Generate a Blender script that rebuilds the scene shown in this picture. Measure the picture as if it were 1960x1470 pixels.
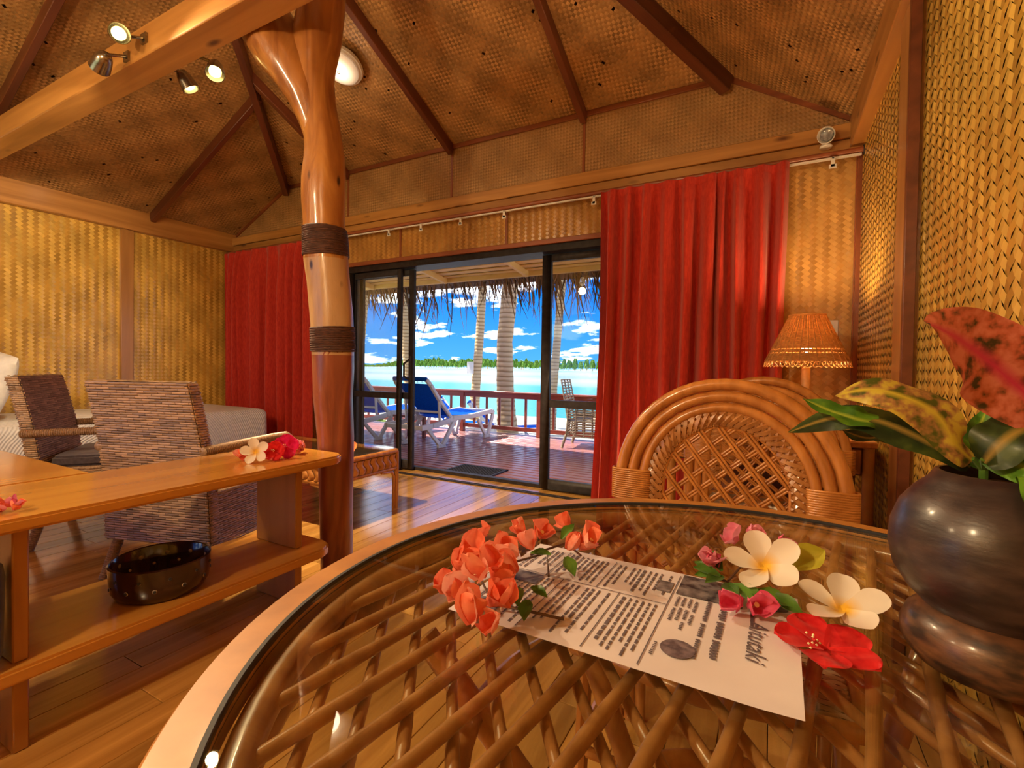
import bpy, bmesh, math, random
import numpy as np
from mathutils import Vector, Matrix, Euler
R = math.radians
random.seed(7)
rng = np.random.default_rng(7)
scn = bpy.context.scene
for o in list(bpy.data.objects): bpy.data.objects.remove(o)
COL = scn.collection

# ------------------------------------------------------------------ camera
F, YAW, PITCH, ROLL, CAMH = 923.0, R(28.4), R(1.0), 0.0155, 1.08
cd = bpy.data.cameras.new('camera'); cam = bpy.data.objects.new('camera', cd); COL.objects.link(cam)
cd.sensor_fit = 'HORIZONTAL'; cd.sensor_width = 36.0; cd.lens = F / 1960 * 36
cd.shift_y = -16 / 1960; cd.clip_start = 0.02; cd.clip_end = 3000
fwd = Vector((-math.sin(YAW) * math.cos(PITCH), math.cos(YAW) * math.cos(PITCH), -math.sin(PITCH)))
r0 = Vector((math.cos(YAW), math.sin(YAW), 0)); u0 = r0.cross(fwd)
rt = r0 * math.cos(ROLL) + u0 * math.sin(ROLL); up = -r0 * math.sin(ROLL) + u0 * math.cos(ROLL)
cam.matrix_world = Matrix(((rt.x, up.x, -fwd.x, 0), (rt.y, up.y, -fwd.y, 0), (rt.z, up.z, -fwd.z, CAMH), (0, 0, 0, 1)))
scn.camera = cam

# ------------------------------------------------------------------ sky, sun, exposure
scn.view_settings.view_transform = 'Standard'; scn.view_settings.look = 'None'
scn.view_settings.exposure = 0.35; scn.view_settings.gamma = 1.0; scn.view_settings.use_curve_mapping = False
w = bpy.data.worlds.new('sky'); scn.world = w; w.use_nodes = True
nt = w.node_tree; N = nt.nodes; L = nt.links; N.clear()
out = N.new('ShaderNodeOutputWorld'); bg = N.new('ShaderNodeBackground'); L.new(bg.outputs[0], out.inputs[0])
tc = N.new('ShaderNodeTexCoord'); sx = N.new('ShaderNodeSeparateXYZ'); L.new(tc.outputs['Generated'], sx.inputs[0])
rampz = N.new('ShaderNodeValToRGB'); L.new(sx.outputs['Z'], rampz.inputs[0])
e = rampz.color_ramp.elements
e[0].position = 0.0; e[0].color = (0.07, 0.34, 0.78, 1)
e[1].position = 0.16; e[1].color = (0.0, 0.185, 0.76, 1)
e2 = rampz.color_ramp.elements.new(0.45); e2.color = (0.0, 0.11, 0.55, 1)
# clouds: direction divided by height, so they flatten and shrink toward the horizon
adz = N.new('ShaderNodeMath'); adz.operation = 'ADD'; adz.inputs[1].default_value = 0.22; L.new(sx.outputs['Z'], adz.inputs[0])
mxz = N.new('ShaderNodeMath'); mxz.operation = 'MAXIMUM'; mxz.inputs[1].default_value = 0.02; L.new(adz.outputs[0], mxz.inputs[0])
dx = N.new('ShaderNodeMath'); dx.operation = 'DIVIDE'; L.new(sx.outputs['X'], dx.inputs[0]); L.new(mxz.outputs[0], dx.inputs[1])
dy = N.new('ShaderNodeMath'); dy.operation = 'DIVIDE'; L.new(sx.outputs['Y'], dy.inputs[0]); L.new(mxz.outputs[0], dy.inputs[1])
cb = N.new('ShaderNodeCombineXYZ'); L.new(dx.outputs[0], cb.inputs[0]); L.new(dy.outputs[0], cb.inputs[1])
cn = N.new('ShaderNodeTexNoise'); cn.inputs['Scale'].default_value = 2.1; cn.inputs['Detail'].default_value = 7; cn.inputs['Roughness'].default_value = 0.55
mpw = N.new('ShaderNodeMapping'); mpw.inputs['Location'].default_value = (3.1, 1.4, 0.0); L.new(cb.outputs[0], mpw.inputs[0]); L.new(mpw.outputs[0], cn.inputs['Vector'])
cr = N.new('ShaderNodeValToRGB'); L.new(cn.outputs['Fac'], cr.inputs[0])
cr.color_ramp.elements[0].position = 0.535; cr.color_ramp.elements[0].color = (0, 0, 0, 1)
cr.color_ramp.elements[1].position = 0.60; cr.color_ramp.elements[1].color = (1, 1, 1, 1)
mxc = N.new('ShaderNodeMix'); mxc.data_type = 'RGBA'; L.new(cr.outputs[0], mxc.inputs[0]); L.new(rampz.outputs[0], mxc.inputs[6])
mxc.inputs[7].default_value = (1.9, 1.95, 2.05, 1); L.new(mxc.outputs[2], bg.inputs[0]); bg.inputs[1].default_value = 1.3
sd = bpy.data.lights.new('sun', 'SUN'); sun = bpy.data.objects.new('sun', sd); COL.objects.link(sun)
sd.energy = 10.0; sd.angle = R(0.6); sd.color = (1.0, 0.95, 0.86)
sun.rotation_euler = Vector((0.62, 0.13, -1.0)).to_track_quat('-Z', 'Y').to_euler()

# ------------------------------------------------------------------ helpers
def T(o, label, cat, group=None):
    o['label'] = label; o['category'] = cat
    if group: o['group'] = group
    return o
def S(o): o['kind'] = 'structure'; return o
def stuff(o): o['kind'] = 'stuff'; return o
def empty(name, loc=(0, 0, 0), rz=0.0, parent=None):
    o = bpy.data.objects.new(name, None); COL.objects.link(o); o.location = loc; o.rotation_euler = (0, 0, rz)
    o.empty_display_size = 0.1; o.parent = parent
    return o
def obj(name, me, parent=None, loc=(0, 0, 0), rot=(0, 0, 0), scale=None):
    o = bpy.data.objects.new(name, me); COL.objects.link(o); o.parent = parent; o.location = loc; o.rotation_euler = rot
    if scale: o.scale = scale
    return o
def copy_tree(o, parent=None):
    c = o.copy(); COL.objects.link(c); c.parent = parent
    for ch in o.children: copy_tree(ch, c)
    return c
def fast_mesh(name, V, Fq, m, cols=None, smooth=False):
    """V (n,3) array, Fq (k,4) quads, per-vertex colour optional"""
    me = bpy.data.meshes.new(name)
    V = np.asarray(V, np.float32); Fq = np.asarray(Fq, np.int32)
    me.vertices.add(len(V)); me.vertices.foreach_set('co', V.ravel())
    k = Fq.shape[1]; me.loops.add(Fq.size); me.loops.foreach_set('vertex_index', Fq.ravel())
    me.polygons.add(len(Fq)); me.polygons.foreach_set('loop_start', np.arange(0, Fq.size, k, dtype=np.int32))
    me.polygons.foreach_set('use_smooth', np.full(len(Fq), smooth))
    if cols is not None:
        a = me.color_attributes.new('Col', 'FLOAT_COLOR', 'POINT')
        c4 = np.ones((len(V), 4), np.float32); c4[:, :3] = cols; a.data.foreach_set('color', c4.ravel())
    me.update(calc_edges=True); me.validate(); me.materials.append(m)
    return me
class MB:
    def __init__(s): s.v = []; s.f = []
    def add(s, vs, fs):
        n = len(s.v); s.v += [tuple(p) for p in vs]; s.f += [tuple(i + n for i in q) for q in fs]; return s
    def box(s, c, d, M=None):
        x, y, z = d[0] / 2, d[1] / 2, d[2] / 2
        vs = [Vector(p) for p in ((-x, -y, -z), (x, -y, -z), (x, y, -z), (-x, y, -z), (-x, -y, z), (x, -y, z), (x, y, z), (-x, y, z))]
        if M is not None: vs = [M @ p for p in vs]
        c = Vector(c)
        return s.add([p + c for p in vs], [(0, 3, 2, 1), (4, 5, 6, 7), (0, 1, 5, 4), (1, 2, 6, 5), (2, 3, 7, 6), (3, 0, 4, 7)])
    def bb(s, x0, x1, y0, y1, z0, z1): return s.box(((x0 + x1) / 2, (y0 + y1) / 2, (z0 + z1) / 2), (x1 - x0, y1 - y0, z1 - z0))
    def beam(s, a, b, wd, h, upv=(0, 0, 1)):
        a = Vector(a); b = Vector(b); d = (b - a).normalized(); r = d.cross(Vector(upv)).normalized(); u = r.cross(d)
        M = Matrix((r, d, u)).transposed()
        return s.box((a + b) / 2, (wd, (b - a).length, h), M)
    def tube(s, pts, r, n=8, closed=False, caps=True):
        pts = [Vector(p) for p in pts]; m = len(pts); rs = r if isinstance(r, (list, tuple)) else [r] * m
        tang = []
        for i in range(m):
            a = pts[i - 1] if (i > 0 or closed) else pts[i]; b = pts[(i + 1) % m] if (i < m - 1 or closed) else pts[i]
            tang.append((b - a).normalized())
        t = tang[0]; ref = Vector((0, 0, 1)) if abs(t.z) < 0.9 else Vector((1, 0, 0)); nrm = t.cross(ref).normalized()
        vs = []
        for i in range(m):
            t = tang[i]; nrm = (nrm - t * nrm.dot(t)).normalized(); bi = t.cross(nrm)
            for k in range(n):
                a = 2 * math.pi * k / n; vs.append(pts[i] + (nrm * math.cos(a) + bi * math.sin(a)) * rs[i])
        fs = []
        for i in range(m if closed else m - 1):
            j = (i + 1) % m
            for k in range(n): l = (k + 1) % n; fs.append((i * n + k, i * n + l, j * n + l, j * n + k))
        if caps and not closed: fs.append(tuple(range(n - 1, -1, -1))); fs.append(tuple((m - 1) * n + k for k in range(n)))
        return s.add(vs, fs)
    def lathe(s, prof, n=24, c=(0, 0, 0), sy=1.0, ring=False):
        vs = []; fs = []; m = len(prof)
        for r, z in prof:
            for k in range(n): a = 2 * math.pi * k / n; vs.append((c[0] + r * math.cos(a), c[1] + sy * r * math.sin(a), c[2] + z))
        for i in range(m - 1):
            for k in range(n): l = (k + 1) % n; fs.append((i * n + k, i * n + l, (i + 1) * n + l, (i + 1) * n + k))
        if ring:
            for k in range(n): l = (k + 1) % n; fs.append(((m - 1) * n + k, (m - 1) * n + l, l, k))
            return s.add(vs, fs)
        if prof[0][0] > 1e-6: fs.append(tuple(range(n - 1, -1, -1)))
        if prof[-1][0] > 1e-6: fs.append(tuple((m - 1) * n + k for k in range(n)))
        return s.add(vs, fs)
    def prism(s, poly, z0, z1):
        n = len(poly); vs = [(x, y, z0) for x, y in poly] + [(x, y, z1) for x, y in poly]
        fs = [tuple(range(n - 1, -1, -1)), tuple(range(n, 2 * n))] + [(i, (i + 1) % n, n + (i + 1) % n, n + i) for i in range(n)]
        return s.add(vs, fs)
    def grid(s, fn, nu, nv):
        vs = [fn(i / nu, j / nv) for j in range(nv + 1) for i in range(nu + 1)]
        fs = [(j * (nu + 1) + i, j * (nu + 1) + i + 1, (j + 1) * (nu + 1) + i + 1, (j + 1) * (nu + 1) + i) for j in range(nv) for i in range(nu)]
        return s.add(vs, fs)
    def mesh(s, name, m, smooth=40, bevel=0.0, off=None, segs=1):
        me = bpy.data.meshes.new(name)
        vs = s.v if off is None else [(p[0] - off[0], p[1] - off[1], p[2] - off[2]) for p in s.v]
        me.from_pydata(vs, [], s.f); me.update()
        bm = bmesh.new(); bm.from_mesh(me); bmesh.ops.remove_doubles(bm, verts=bm.verts, dist=1e-5)
        if bevel:
            es = [ed for ed in bm.edges if len(ed.link_faces) == 2 and ed.calc_face_angle(0) > 0.6]
            bmesh.ops.bevel(bm, geom=es, offset=bevel, segments=segs, affect='EDGES', clamp_overlap=True)
        bmesh.ops.recalc_face_normals(bm, faces=bm.faces); bm.to_mesh(me); bm.free()
        if smooth: me.shade_smooth(); me.set_sharp_from_angle(angle=R(smooth))
        me.materials.append(m); return me
    def build(s, name, m, parent=None, smooth=40, bevel=0.0, world=True, segs=1):
        off = tuple(parent.matrix_basis.translation) if (parent is not None and world) else None
        if parent is not None and world and parent.parent is not None:
            q = parent.parent.matrix_basis.translation; off = tuple(off[i] + q[i] for i in range(3))
        return obj(name, s.mesh(name, m, smooth, bevel, off, segs), parent)
def one(name, mb, m, base, label, cat, group=None, **k):
    """a thing that is one mesh, origin at its base"""
    o = obj(name, mb.mesh(name, m, k.get('smooth', 40), k.get('bevel', 0), base, k.get('segs', 1)), None, base)
    return T(o, label, cat, group)

# ------------------------------------------------------------------ materials
def nodes(name):
    m = bpy.data.materials.new(name); m.use_nodes = True; t = m.node_tree
    b = t.nodes['Principled BSDF']; return m, t, b
def setp(b, rough=0.5, metal=0.0, spec=0.5, coat=0.0, coatr=0.1):
    b.inputs['Roughness'].default_value = rough; b.inputs['Metallic'].default_value = metal
    b.inputs['Specular IOR Level'].default_value = spec; b.inputs['Coat Weight'].default_value = coat; b.inputs['Coat Roughness'].default_value = coatr
def coords(t, scale, kind='Object', rnd=True):
    tcn = t.nodes.new('ShaderNodeTexCoord'); mp = t.nodes.new('ShaderNodeMapping'); mp.inputs['Scale'].default_value = scale
    t.links.new(tcn.outputs[kind], mp.inputs[0])
    if rnd:
        oi = t.nodes.new('ShaderNodeObjectInfo'); ml = t.nodes.new('ShaderNodeMath'); ml.operation = 'MULTIPLY'; ml.inputs[1].default_value = 37.0
        t.links.new(oi.outputs['Random'], ml.inputs[0]); t.links.new(ml.outputs[0], mp.inputs['Location'])
    return mp
def bump(t, b, src, strength, dist=0.01):
    bp = t.nodes.new('ShaderNodeBump'); bp.inputs['Strength'].default_value = strength; bp.inputs['Distance'].default_value = dist
    t.links.new(src, bp.inputs['Height']); t.links.new(bp.outputs[0], b.inputs['Normal'])
def noisy(name, c1, c2, scale=(8, 8, 8), detail=4, rough=0.5, spec=0.5, coat=0.0, metal=0.0, bmp=0.0, lo=0.35, hi=0.65, coatr=0.1, dist=0.005, c3=None, rnd=True):
    m, t, b = nodes(name); setp(b, rough, metal, spec, coat, coatr)
    mp = coords(t, scale, rnd=rnd); nz = t.nodes.new('ShaderNodeTexNoise'); nz.inputs['Scale'].default_value = 1.0; nz.inputs['Detail'].default_value = detail
    t.links.new(mp.outputs[0], nz.inputs['Vector'])
    rp = t.nodes.new('ShaderNodeValToRGB'); t.links.new(nz.outputs['Fac'], rp.inputs[0]); e = rp.color_ramp.elements
    e[0].position = lo; e[0].color = (*c1, 1); e[1].position = hi; e[1].color = (*c2, 1)
    if c3: q = e.new(min(0.98, hi + 0.12)); q.color = (*c3, 1)
    t.links.new(rp.outputs[0], b.inputs['Base Color'])
    if bmp: bump(t, b, nz.outputs['Fac'], bmp, dist)
    return m
def wood(name, c1, c2, axis, rough=0.35, coat=0.3, fine=60, rnd_val=0.25, knots=False, spec=0.5, lng=1.2):
    m, t, b = nodes(name); setp(b, rough, 0, spec, coat, 0.15)
    sc = [fine] * 3; sc[axis] = lng * 2
    mp = coords(t, sc); nz = t.nodes.new('ShaderNodeTexNoise'); nz.inputs['Scale'].default_value = 0.35; nz.inputs['Detail'].default_value = 5; nz.inputs['Distortion'].default_value = 0.6
    t.links.new(mp.outputs[0], nz.inputs['Vector'])
    rp = t.nodes.new('ShaderNodeValToRGB'); t.links.new(nz.outputs['Fac'], rp.inputs[0]); e = rp.color_ramp.elements
    e[0].position = 0.3; e[0].color = (*c1, 1); e[1].position = 0.72; e[1].color = (*c2, 1)
    col = rp.outputs[0]
    if knots:
        sk = [7.0] * 3; sk[axis] = 2.2
        mk = coords(t, sk); vo = t.nodes.new('ShaderNodeTexVoronoi'); vo.inputs['Scale'].default_value = 1.0; t.links.new(mk.outputs[0], vo.inputs['Vector'])
        kr = t.nodes.new('ShaderNodeValToRGB'); t.links.new(vo.outputs['Distance'], kr.inputs[0]); k = kr.color_ramp.elements
        k[0].position = 0.06; k[0].color = (1, 1, 1, 1); k[1].position = 0.16; k[1].color = (0, 0, 0, 1)
        mk2 = t.nodes.new('ShaderNodeMix'); mk2.data_type = 'RGBA'; t.links.new(kr.outputs[0], mk2.inputs[0]); t.links.new(col, mk2.inputs[6]); mk2.inputs[7].default_value = (c1[0] * 0.3, c1[1] * 0.22, c1[2] * 0.3, 1)
        col = mk2.outputs[2]
    oi = t.nodes.new('ShaderNodeObjectInfo'); mr = t.nodes.new('ShaderNodeMapRange'); mr.inputs[3].default_value = 1 - rnd_val; mr.inputs[4].default_value = 1 + rnd_val
    t.links.new(oi.outputs['Random'], mr.inputs[0])
    hs = t.nodes.new('ShaderNodeHueSaturation'); t.links.new(col, hs.inputs['Color']); t.links.new(mr.outputs[0], hs.inputs['Value'])
    t.links.new(hs.outputs[0], b.inputs['Base Color']); bump(t, b, nz.outputs['Fac'], 0.06, 0.004)
    return m
def attr_mat(name, tint=(1, 1, 1), rough=0.4, spec=0.5, coat=0.0, grain=None):
    m, t, b = nodes(name); setp(b, rough, 0, spec, coat, 0.2)
    a = t.nodes.new('ShaderNodeVertexColor'); a.layer_name = 'Col'
    mx = t.nodes.new('ShaderNodeMix'); mx.data_type = 'RGBA'; mx.blend_type = 'MULTIPLY'; mx.inputs[0].default_value = 1.0
    t.links.new(a.outputs[0], mx.inputs[6]); mx.inputs[7].default_value = (*tint, 1); t.links.new(mx.outputs[2], b.inputs['Base Color'])
    return m
def plain(name, c, rough=0.5, spec=0.5, coat=0.0, metal=0.0, vary=0.12):
    return noisy(name, tuple(x * (1 - vary) for x in c), tuple(min(1, x * (1 + vary)) for x in c), (25, 25, 25), 3, rough, spec, coat, metal)
def cloth(name, c1, c2, scale, trans=0.0, rough=0.85, bmp=0.1, sheen=0.3):
    m = noisy(name, c1, c2, scale, 3, rough, 0.25, bmp=bmp); t = m.node_tree; b = t.nodes['Principled BSDF']; b.inputs['Sheen Weight'].default_value = sheen
    if trans:
        tr = t.nodes.new('ShaderNodeBsdfTranslucent'); tr.inputs[0].default_value = (*c2, 1)
        mx = t.nodes.new('ShaderNodeMixShader'); mx.inputs[0].default_value = trans
        o = t.nodes['Material Output']; t.links.new(b.outputs[0], mx.inputs[1]); t.links.new(tr.outputs[0], mx.inputs[2]); t.links.new(mx.outputs[0], o.inputs[0])
    return m
def glass(name, tint=(1, 1, 1), ior=1.45, rough=0.0):
    m = bpy.data.materials.new(name); m.use_nodes = True; t = m.node_tree; t.nodes.remove(t.nodes['Principled BSDF'])
    tr = t.nodes.new('ShaderNodeBsdfTransparent'); tr.inputs[0].default_value = (*tint, 1)
    gl = t.nodes.new('ShaderNodeBsdfGlossy'); gl.inputs['Roughness'].default_value = rough
    fr = t.nodes.new('ShaderNodeFresnel'); mx = t.nodes.new('ShaderNodeMixShader')
    ge = t.nodes.new('ShaderNodeNewGeometry'); mi = t.nodes.new('ShaderNodeMapRange'); mi.inputs[3].default_value = ior; mi.inputs[4].default_value = 1 / ior   # both faces of the sheet reflect alike
    t.links.new(ge.outputs['Backfacing'], mi.inputs[0]); t.links.new(mi.outputs[0], fr.inputs[0])
    t.links.new(fr.outputs[0], mx.inputs[0]); t.links.new(tr.outputs[0], mx.inputs[1]); t.links.new(gl.outputs[0], mx.inputs[2]); t.links.new(mx.outputs[0], t.nodes['Material Output'].inputs[0])
    return m
def glow(name, c, strength, base=(0.9, 0.9, 0.9)):
    m, t, b = nodes(name); b.inputs['Base Color'].default_value = (*base, 1); b.inputs['Emission Color'].default_value = (*c, 1); b.inputs['Emission Strength'].default_value = strength
    nz = t.nodes.new('ShaderNodeTexNoise'); nz.inputs['Scale'].default_value = 30; rp = t.nodes.new('ShaderNodeMapRange'); rp.inputs[3].default_value = 0.25; rp.inputs[4].default_value = 0.35
    t.links.new(nz.outputs['Fac'], rp.inputs[0]); t.links.new(rp.outputs[0], b.inputs['Roughness']); return m
M = {}
M['floor'] = wood('floor wood', (0.36, 0.165, 0.035), (0.64, 0.35, 0.095), 1, 0.16, 0.55, 55, 0.30)
M['beam'] = wood('pine beam', (0.34, 0.15, 0.035), (0.54, 0.27, 0.075), 0, 0.4, 0.25, 40, 0.12, True)
M['beam_y'] = wood('pine beam along', (0.34, 0.15, 0.035), (0.54, 0.27, 0.075), 1, 0.4, 0.25, 40, 0.12, True)
M['post'] = wood('pine post', (0.32, 0.14, 0.035), (0.50, 0.25, 0.07), 2, 0.35, 0.3, 40, 0.12)
M['rafter'] = wood('dark rafter', (0.095, 0.026, 0.012), (0.19, 0.055, 0.022), 1, 0.4, 0.2, 40, 0.2)
M['trim'] = wood('red trim', (0.20, 0.055, 0.02), (0.34, 0.10, 0.035), 0, 0.4, 0.2, 40, 0.15)
M['trim_z'] = wood('red trim upright', (0.20, 0.055, 0.02), (0.34, 0.10, 0.035), 2, 0.4, 0.2, 40, 0.15)
M['shelf'] = wood('shelf timber', (0.46, 0.19, 0.03), (0.62, 0.29, 0.05), 1, 0.22, 0.5, 30, 0.08)
M['shelf_z'] = wood('shelf upright', (0.34, 0.14, 0.03), (0.46, 0.22, 0.05), 2, 0.3, 0.3, 30, 0.08, True)
M['backing'] = plain('panel backing', (0.10, 0.045, 0.012), 0.8)
M['wall_back'] = plain('wall lining', (0.34, 0.19, 0.035), 0.8)
M['weave'] = attr_mat('split bamboo weave', (1, 1, 1), 0.27, 0.6, 0.4)
M['weave_fine'] = attr_mat('fine bamboo weave', (1, 1, 1), 0.5, 0.4)
M['plaster'] = noisy('painted board', (0.42, 0.24, 0.09), (0.5, 0.3, 0.12), (3, 3, 3))
M['deck'] = wood('deck board', (0.30, 0.10, 0.085), (0.46, 0.17, 0.14), 0, 0.34, 0.3, 40, 0.14)
M['rail'] = wood('rail paint', (0.26, 0.05, 0.03), (0.38, 0.085, 0.05), 0, 0.4, 0.2, 30, 0.1)
M['cream'] = noisy('cream paint', (0.84, 0.60, 0.22), (0.92, 0.70, 0.30), (3, 3, 3), rough=0.6)
M['curtain'] = cloth('red curtain', (0.52, 0.03, 0.018), (0.66, 0.055, 0.028), (90, 90, 20), 0.12, 0.8, 0.05)
M['alu'] = noisy('dark bronze aluminium', (0.018, 0.014, 0.014), (0.035, 0.028, 0.028), (20, 20, 20), rough=0.5, spec=0.25)
M['alu_light'] = noisy('bare aluminium', (0.45, 0.45, 0.46), (0.6, 0.6, 0.62), (20, 20, 20), rough=0.3, metal=0.9)
M['glass'] = glass('door glass', (0.96, 0.98, 0.97))
M['table_glass'] = glass('table glass', (0.93, 0.96, 0.93), 1.5)
M['rattan'] = noisy('honey rattan', (0.36, 0.13, 0.026), (0.56, 0.23, 0.055), (30, 30, 6), 4, 0.32, 0.5, 0.3, bmp=0.05)
M['rattan_dark'] = noisy('brown rattan cane', (0.28, 0.11, 0.03), (0.46, 0.21, 0.07), (24, 24, 5), 4, 0.35, 0.5, 0.25, bmp=0.05)  # cane in a darker, browner tone than the honey rattan
M['rattan_rim'] = noisy('bent rattan rim', (0.36, 0.15, 0.032), (0.48, 0.215, 0.05), (14, 14, 14), 4, 0.42, 0.4, 0.1)
M['rubber'] = plain('black rubber', (0.02, 0.02, 0.024), 0.6)
M['wicker'] = attr_mat('grey brown wicker', (1, 1, 1), 0.34, 0.7)
M['wicker_base'] = noisy('wicker core', (0.035, 0.02, 0.012), (0.06, 0.035, 0.02), (30, 30, 30))
M['cushion'] = cloth('slate cushion', (0.055, 0.045, 0.06), (0.085, 0.07, 0.09), (60, 60, 60), 0, 0.5, 0.05)
M['linen'] = cloth('white quilt', (0.66, 0.66, 0.66), (0.78, 0.77, 0.75), (18, 18, 18), 0, 0.9, 0.35)
M['navy'] = cloth('navy cloth', (0.012, 0.014, 0.06), (0.03, 0.035, 0.12), (40, 40, 40))
M['ceramic'] = noisy('black brown glaze', (0.016, 0.008, 0.009), (0.035, 0.014, 0.012), (14, 14, 14), rough=0.15, spec=0.5, coat=0.3, coatr=0.03)
M['ceramic_in'] = noisy('hole rim glaze', (0.3, 0.22, 0.16), (0.4, 0.3, 0.22), (20, 20, 20), rough=0.2)
M['white'] = noisy('white enamel', (0.72, 0.70, 0.66), (0.8, 0.78, 0.74), (10, 10, 10), rough=0.4)
M['plastic'] = noisy('white resin', (0.74, 0.72, 0.68), (0.84, 0.82, 0.78), (6, 6, 6), rough=0.45)
M['sling'] = cloth('blue sling', (0.003, 0.06, 0.42), (0.006, 0.10, 0.60), (80, 80, 80), 0.1, 0.95, 0.1, 0.0)
M['sling'].node_tree.nodes['Principled BSDF'].inputs['Specular IOR Level'].default_value = 0.05
M['chrome'] = noisy('brushed steel', (0.25, 0.23, 0.2), (0.4, 0.37, 0.33), (30, 30, 30), rough=0.25, metal=1.0)
M['sand'] = noisy('coral sand', (0.50, 0.45, 0.36), (0.64, 0.58, 0.48), (0.6, 0.6, 0.6), 6, 0.95, 0.1, bmp=0.2, dist=0.05)
M['trunk'] = None
M['paper'] = noisy('menu paper', (0.62, 0.58, 0.62), (0.70, 0.66, 0.70), (9, 9, 9), rough=0.3, spec=0.5)
M['ink'] = plain('grey ink', (0.11, 0.09, 0.11), 0.6)
M['photo'] = noisy('printed photograph', (0.02, 0.02, 0.03), (0.22, 0.2, 0.22), (60, 60, 60), 3, 0.4)
def p_mat(name, c1, c2, trans=0.3, scale=(60, 60, 60), rough=0.5): return cloth(name, c1, c2, scale, trans, rough, 0.08, 0.1)
M['boug'] = p_mat('salmon bract', (0.78, 0.11, 0.045), (0.92, 0.30, 0.17))
M['boug2'] = p_mat('pale salmon bract', (0.85, 0.24, 0.16), (0.95, 0.50, 0.38))
M['magenta'] = p_mat('magenta bract', (0.72, 0.05, 0.16), (0.88, 0.20, 0.36))
M['pinkb'] = p_mat('pink bract', (0.80, 0.22, 0.36), (0.92, 0.42, 0.55))
M['redp'] = p_mat('red hibiscus petal', (0.55, 0.005, 0.01), (0.78, 0.03, 0.03))
M['crimson'] = p_mat('crimson petal', (0.58, 0.0, 0.06), (0.80, 0.02, 0.16))
M['orangep'] = p_mat('orange hibiscus petal', (0.80, 0.14, 0.03), (0.92, 0.34, 0.10))
M['leaf'] = p_mat('green leaf', (0.035, 0.10, 0.012), (0.11, 0.24, 0.03), 0.15, (30, 30, 30), 0.3)
M['lime'] = p_mat('lime leaf', (0.38, 0.36, 0.02), (0.55, 0.50, 0.05), 0.3, (30, 30, 30), 0.35)
M['stem'] = plain('brown stem', (0.10, 0.05, 0.03), 0.6)
M['pollen'] = plain('cream floret', (0.85, 0.72, 0.42), 0.6)
def petal_grad(name, c0, c1, d0, d1, trans=0.3):
    m = cloth(name, c1, c1, (20, 20, 20), trans, 0.5, 0.03, 0.1); t = m.node_tree; b = t.nodes['Principled BSDF']
    tcn = t.nodes.new('ShaderNodeTexCoord'); ln = t.nodes.new('ShaderNodeVectorMath'); ln.operation = 'LENGTH'; t.links.new(tcn.outputs['Object'], ln.inputs[0])
    mr = t.nodes.new('ShaderNodeMapRange'); mr.inputs[1].default_value = d0; mr.inputs[2].default_value = d1; t.links.new(ln.outputs['Value'], mr.inputs[0])
    mx = t.nodes.new('ShaderNodeMix'); mx.data_type = 'RGBA'; t.links.new(mr.outputs[0], mx.inputs[0]); mx.inputs[6].default_value = (*c0, 1); mx.inputs[7].default_value = (*c1, 1)
    t.links.new(mx.outputs[2], b.inputs['Base Color']); return m
M['frangi'] = petal_grad('frangipani petal', (0.85, 0.50, 0.03), (0.86, 0.80, 0.70), 0.008, 0.024)
def trunk_mat():
    m, t, b = nodes('ringed palm bark'); setp(b, 0.8, 0, 0.2)
    mp = coords(t, (3, 3, 9)); wv = t.nodes.new('ShaderNodeTexWave'); wv.bands_direction = 'Z'; wv.inputs['Scale'].default_value = 0.35; wv.inputs['Distortion'].default_value = 3.0; wv.inputs['Detail'].default_value = 3
    t.links.new(mp.outputs[0], wv.inputs['Vector']); rp = t.nodes.new('ShaderNodeValToRGB'); t.links.new(wv.outputs['Fac'], rp.inputs[0]); e = rp.color_ramp.elements
    e[0].position = 0.0; e[0].color = (0.36, 0.22, 0.10, 1); e[1].position = 0.45; e[1].color = (0.64, 0.45, 0.25, 1); t.links.new(rp.outputs[0], b.inputs['Base Color']); bump(t, b, wv.outputs['Fac'], 0.4, 0.02); return m
M['trunk'] = trunk_mat()
M['thatch'] = attr_mat('dry thatch', (1, 1, 1), 0.8, 0.2)
M['foliage'] = attr_mat('island foliage', (1, 1, 1), 0.7, 0.2)
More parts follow.
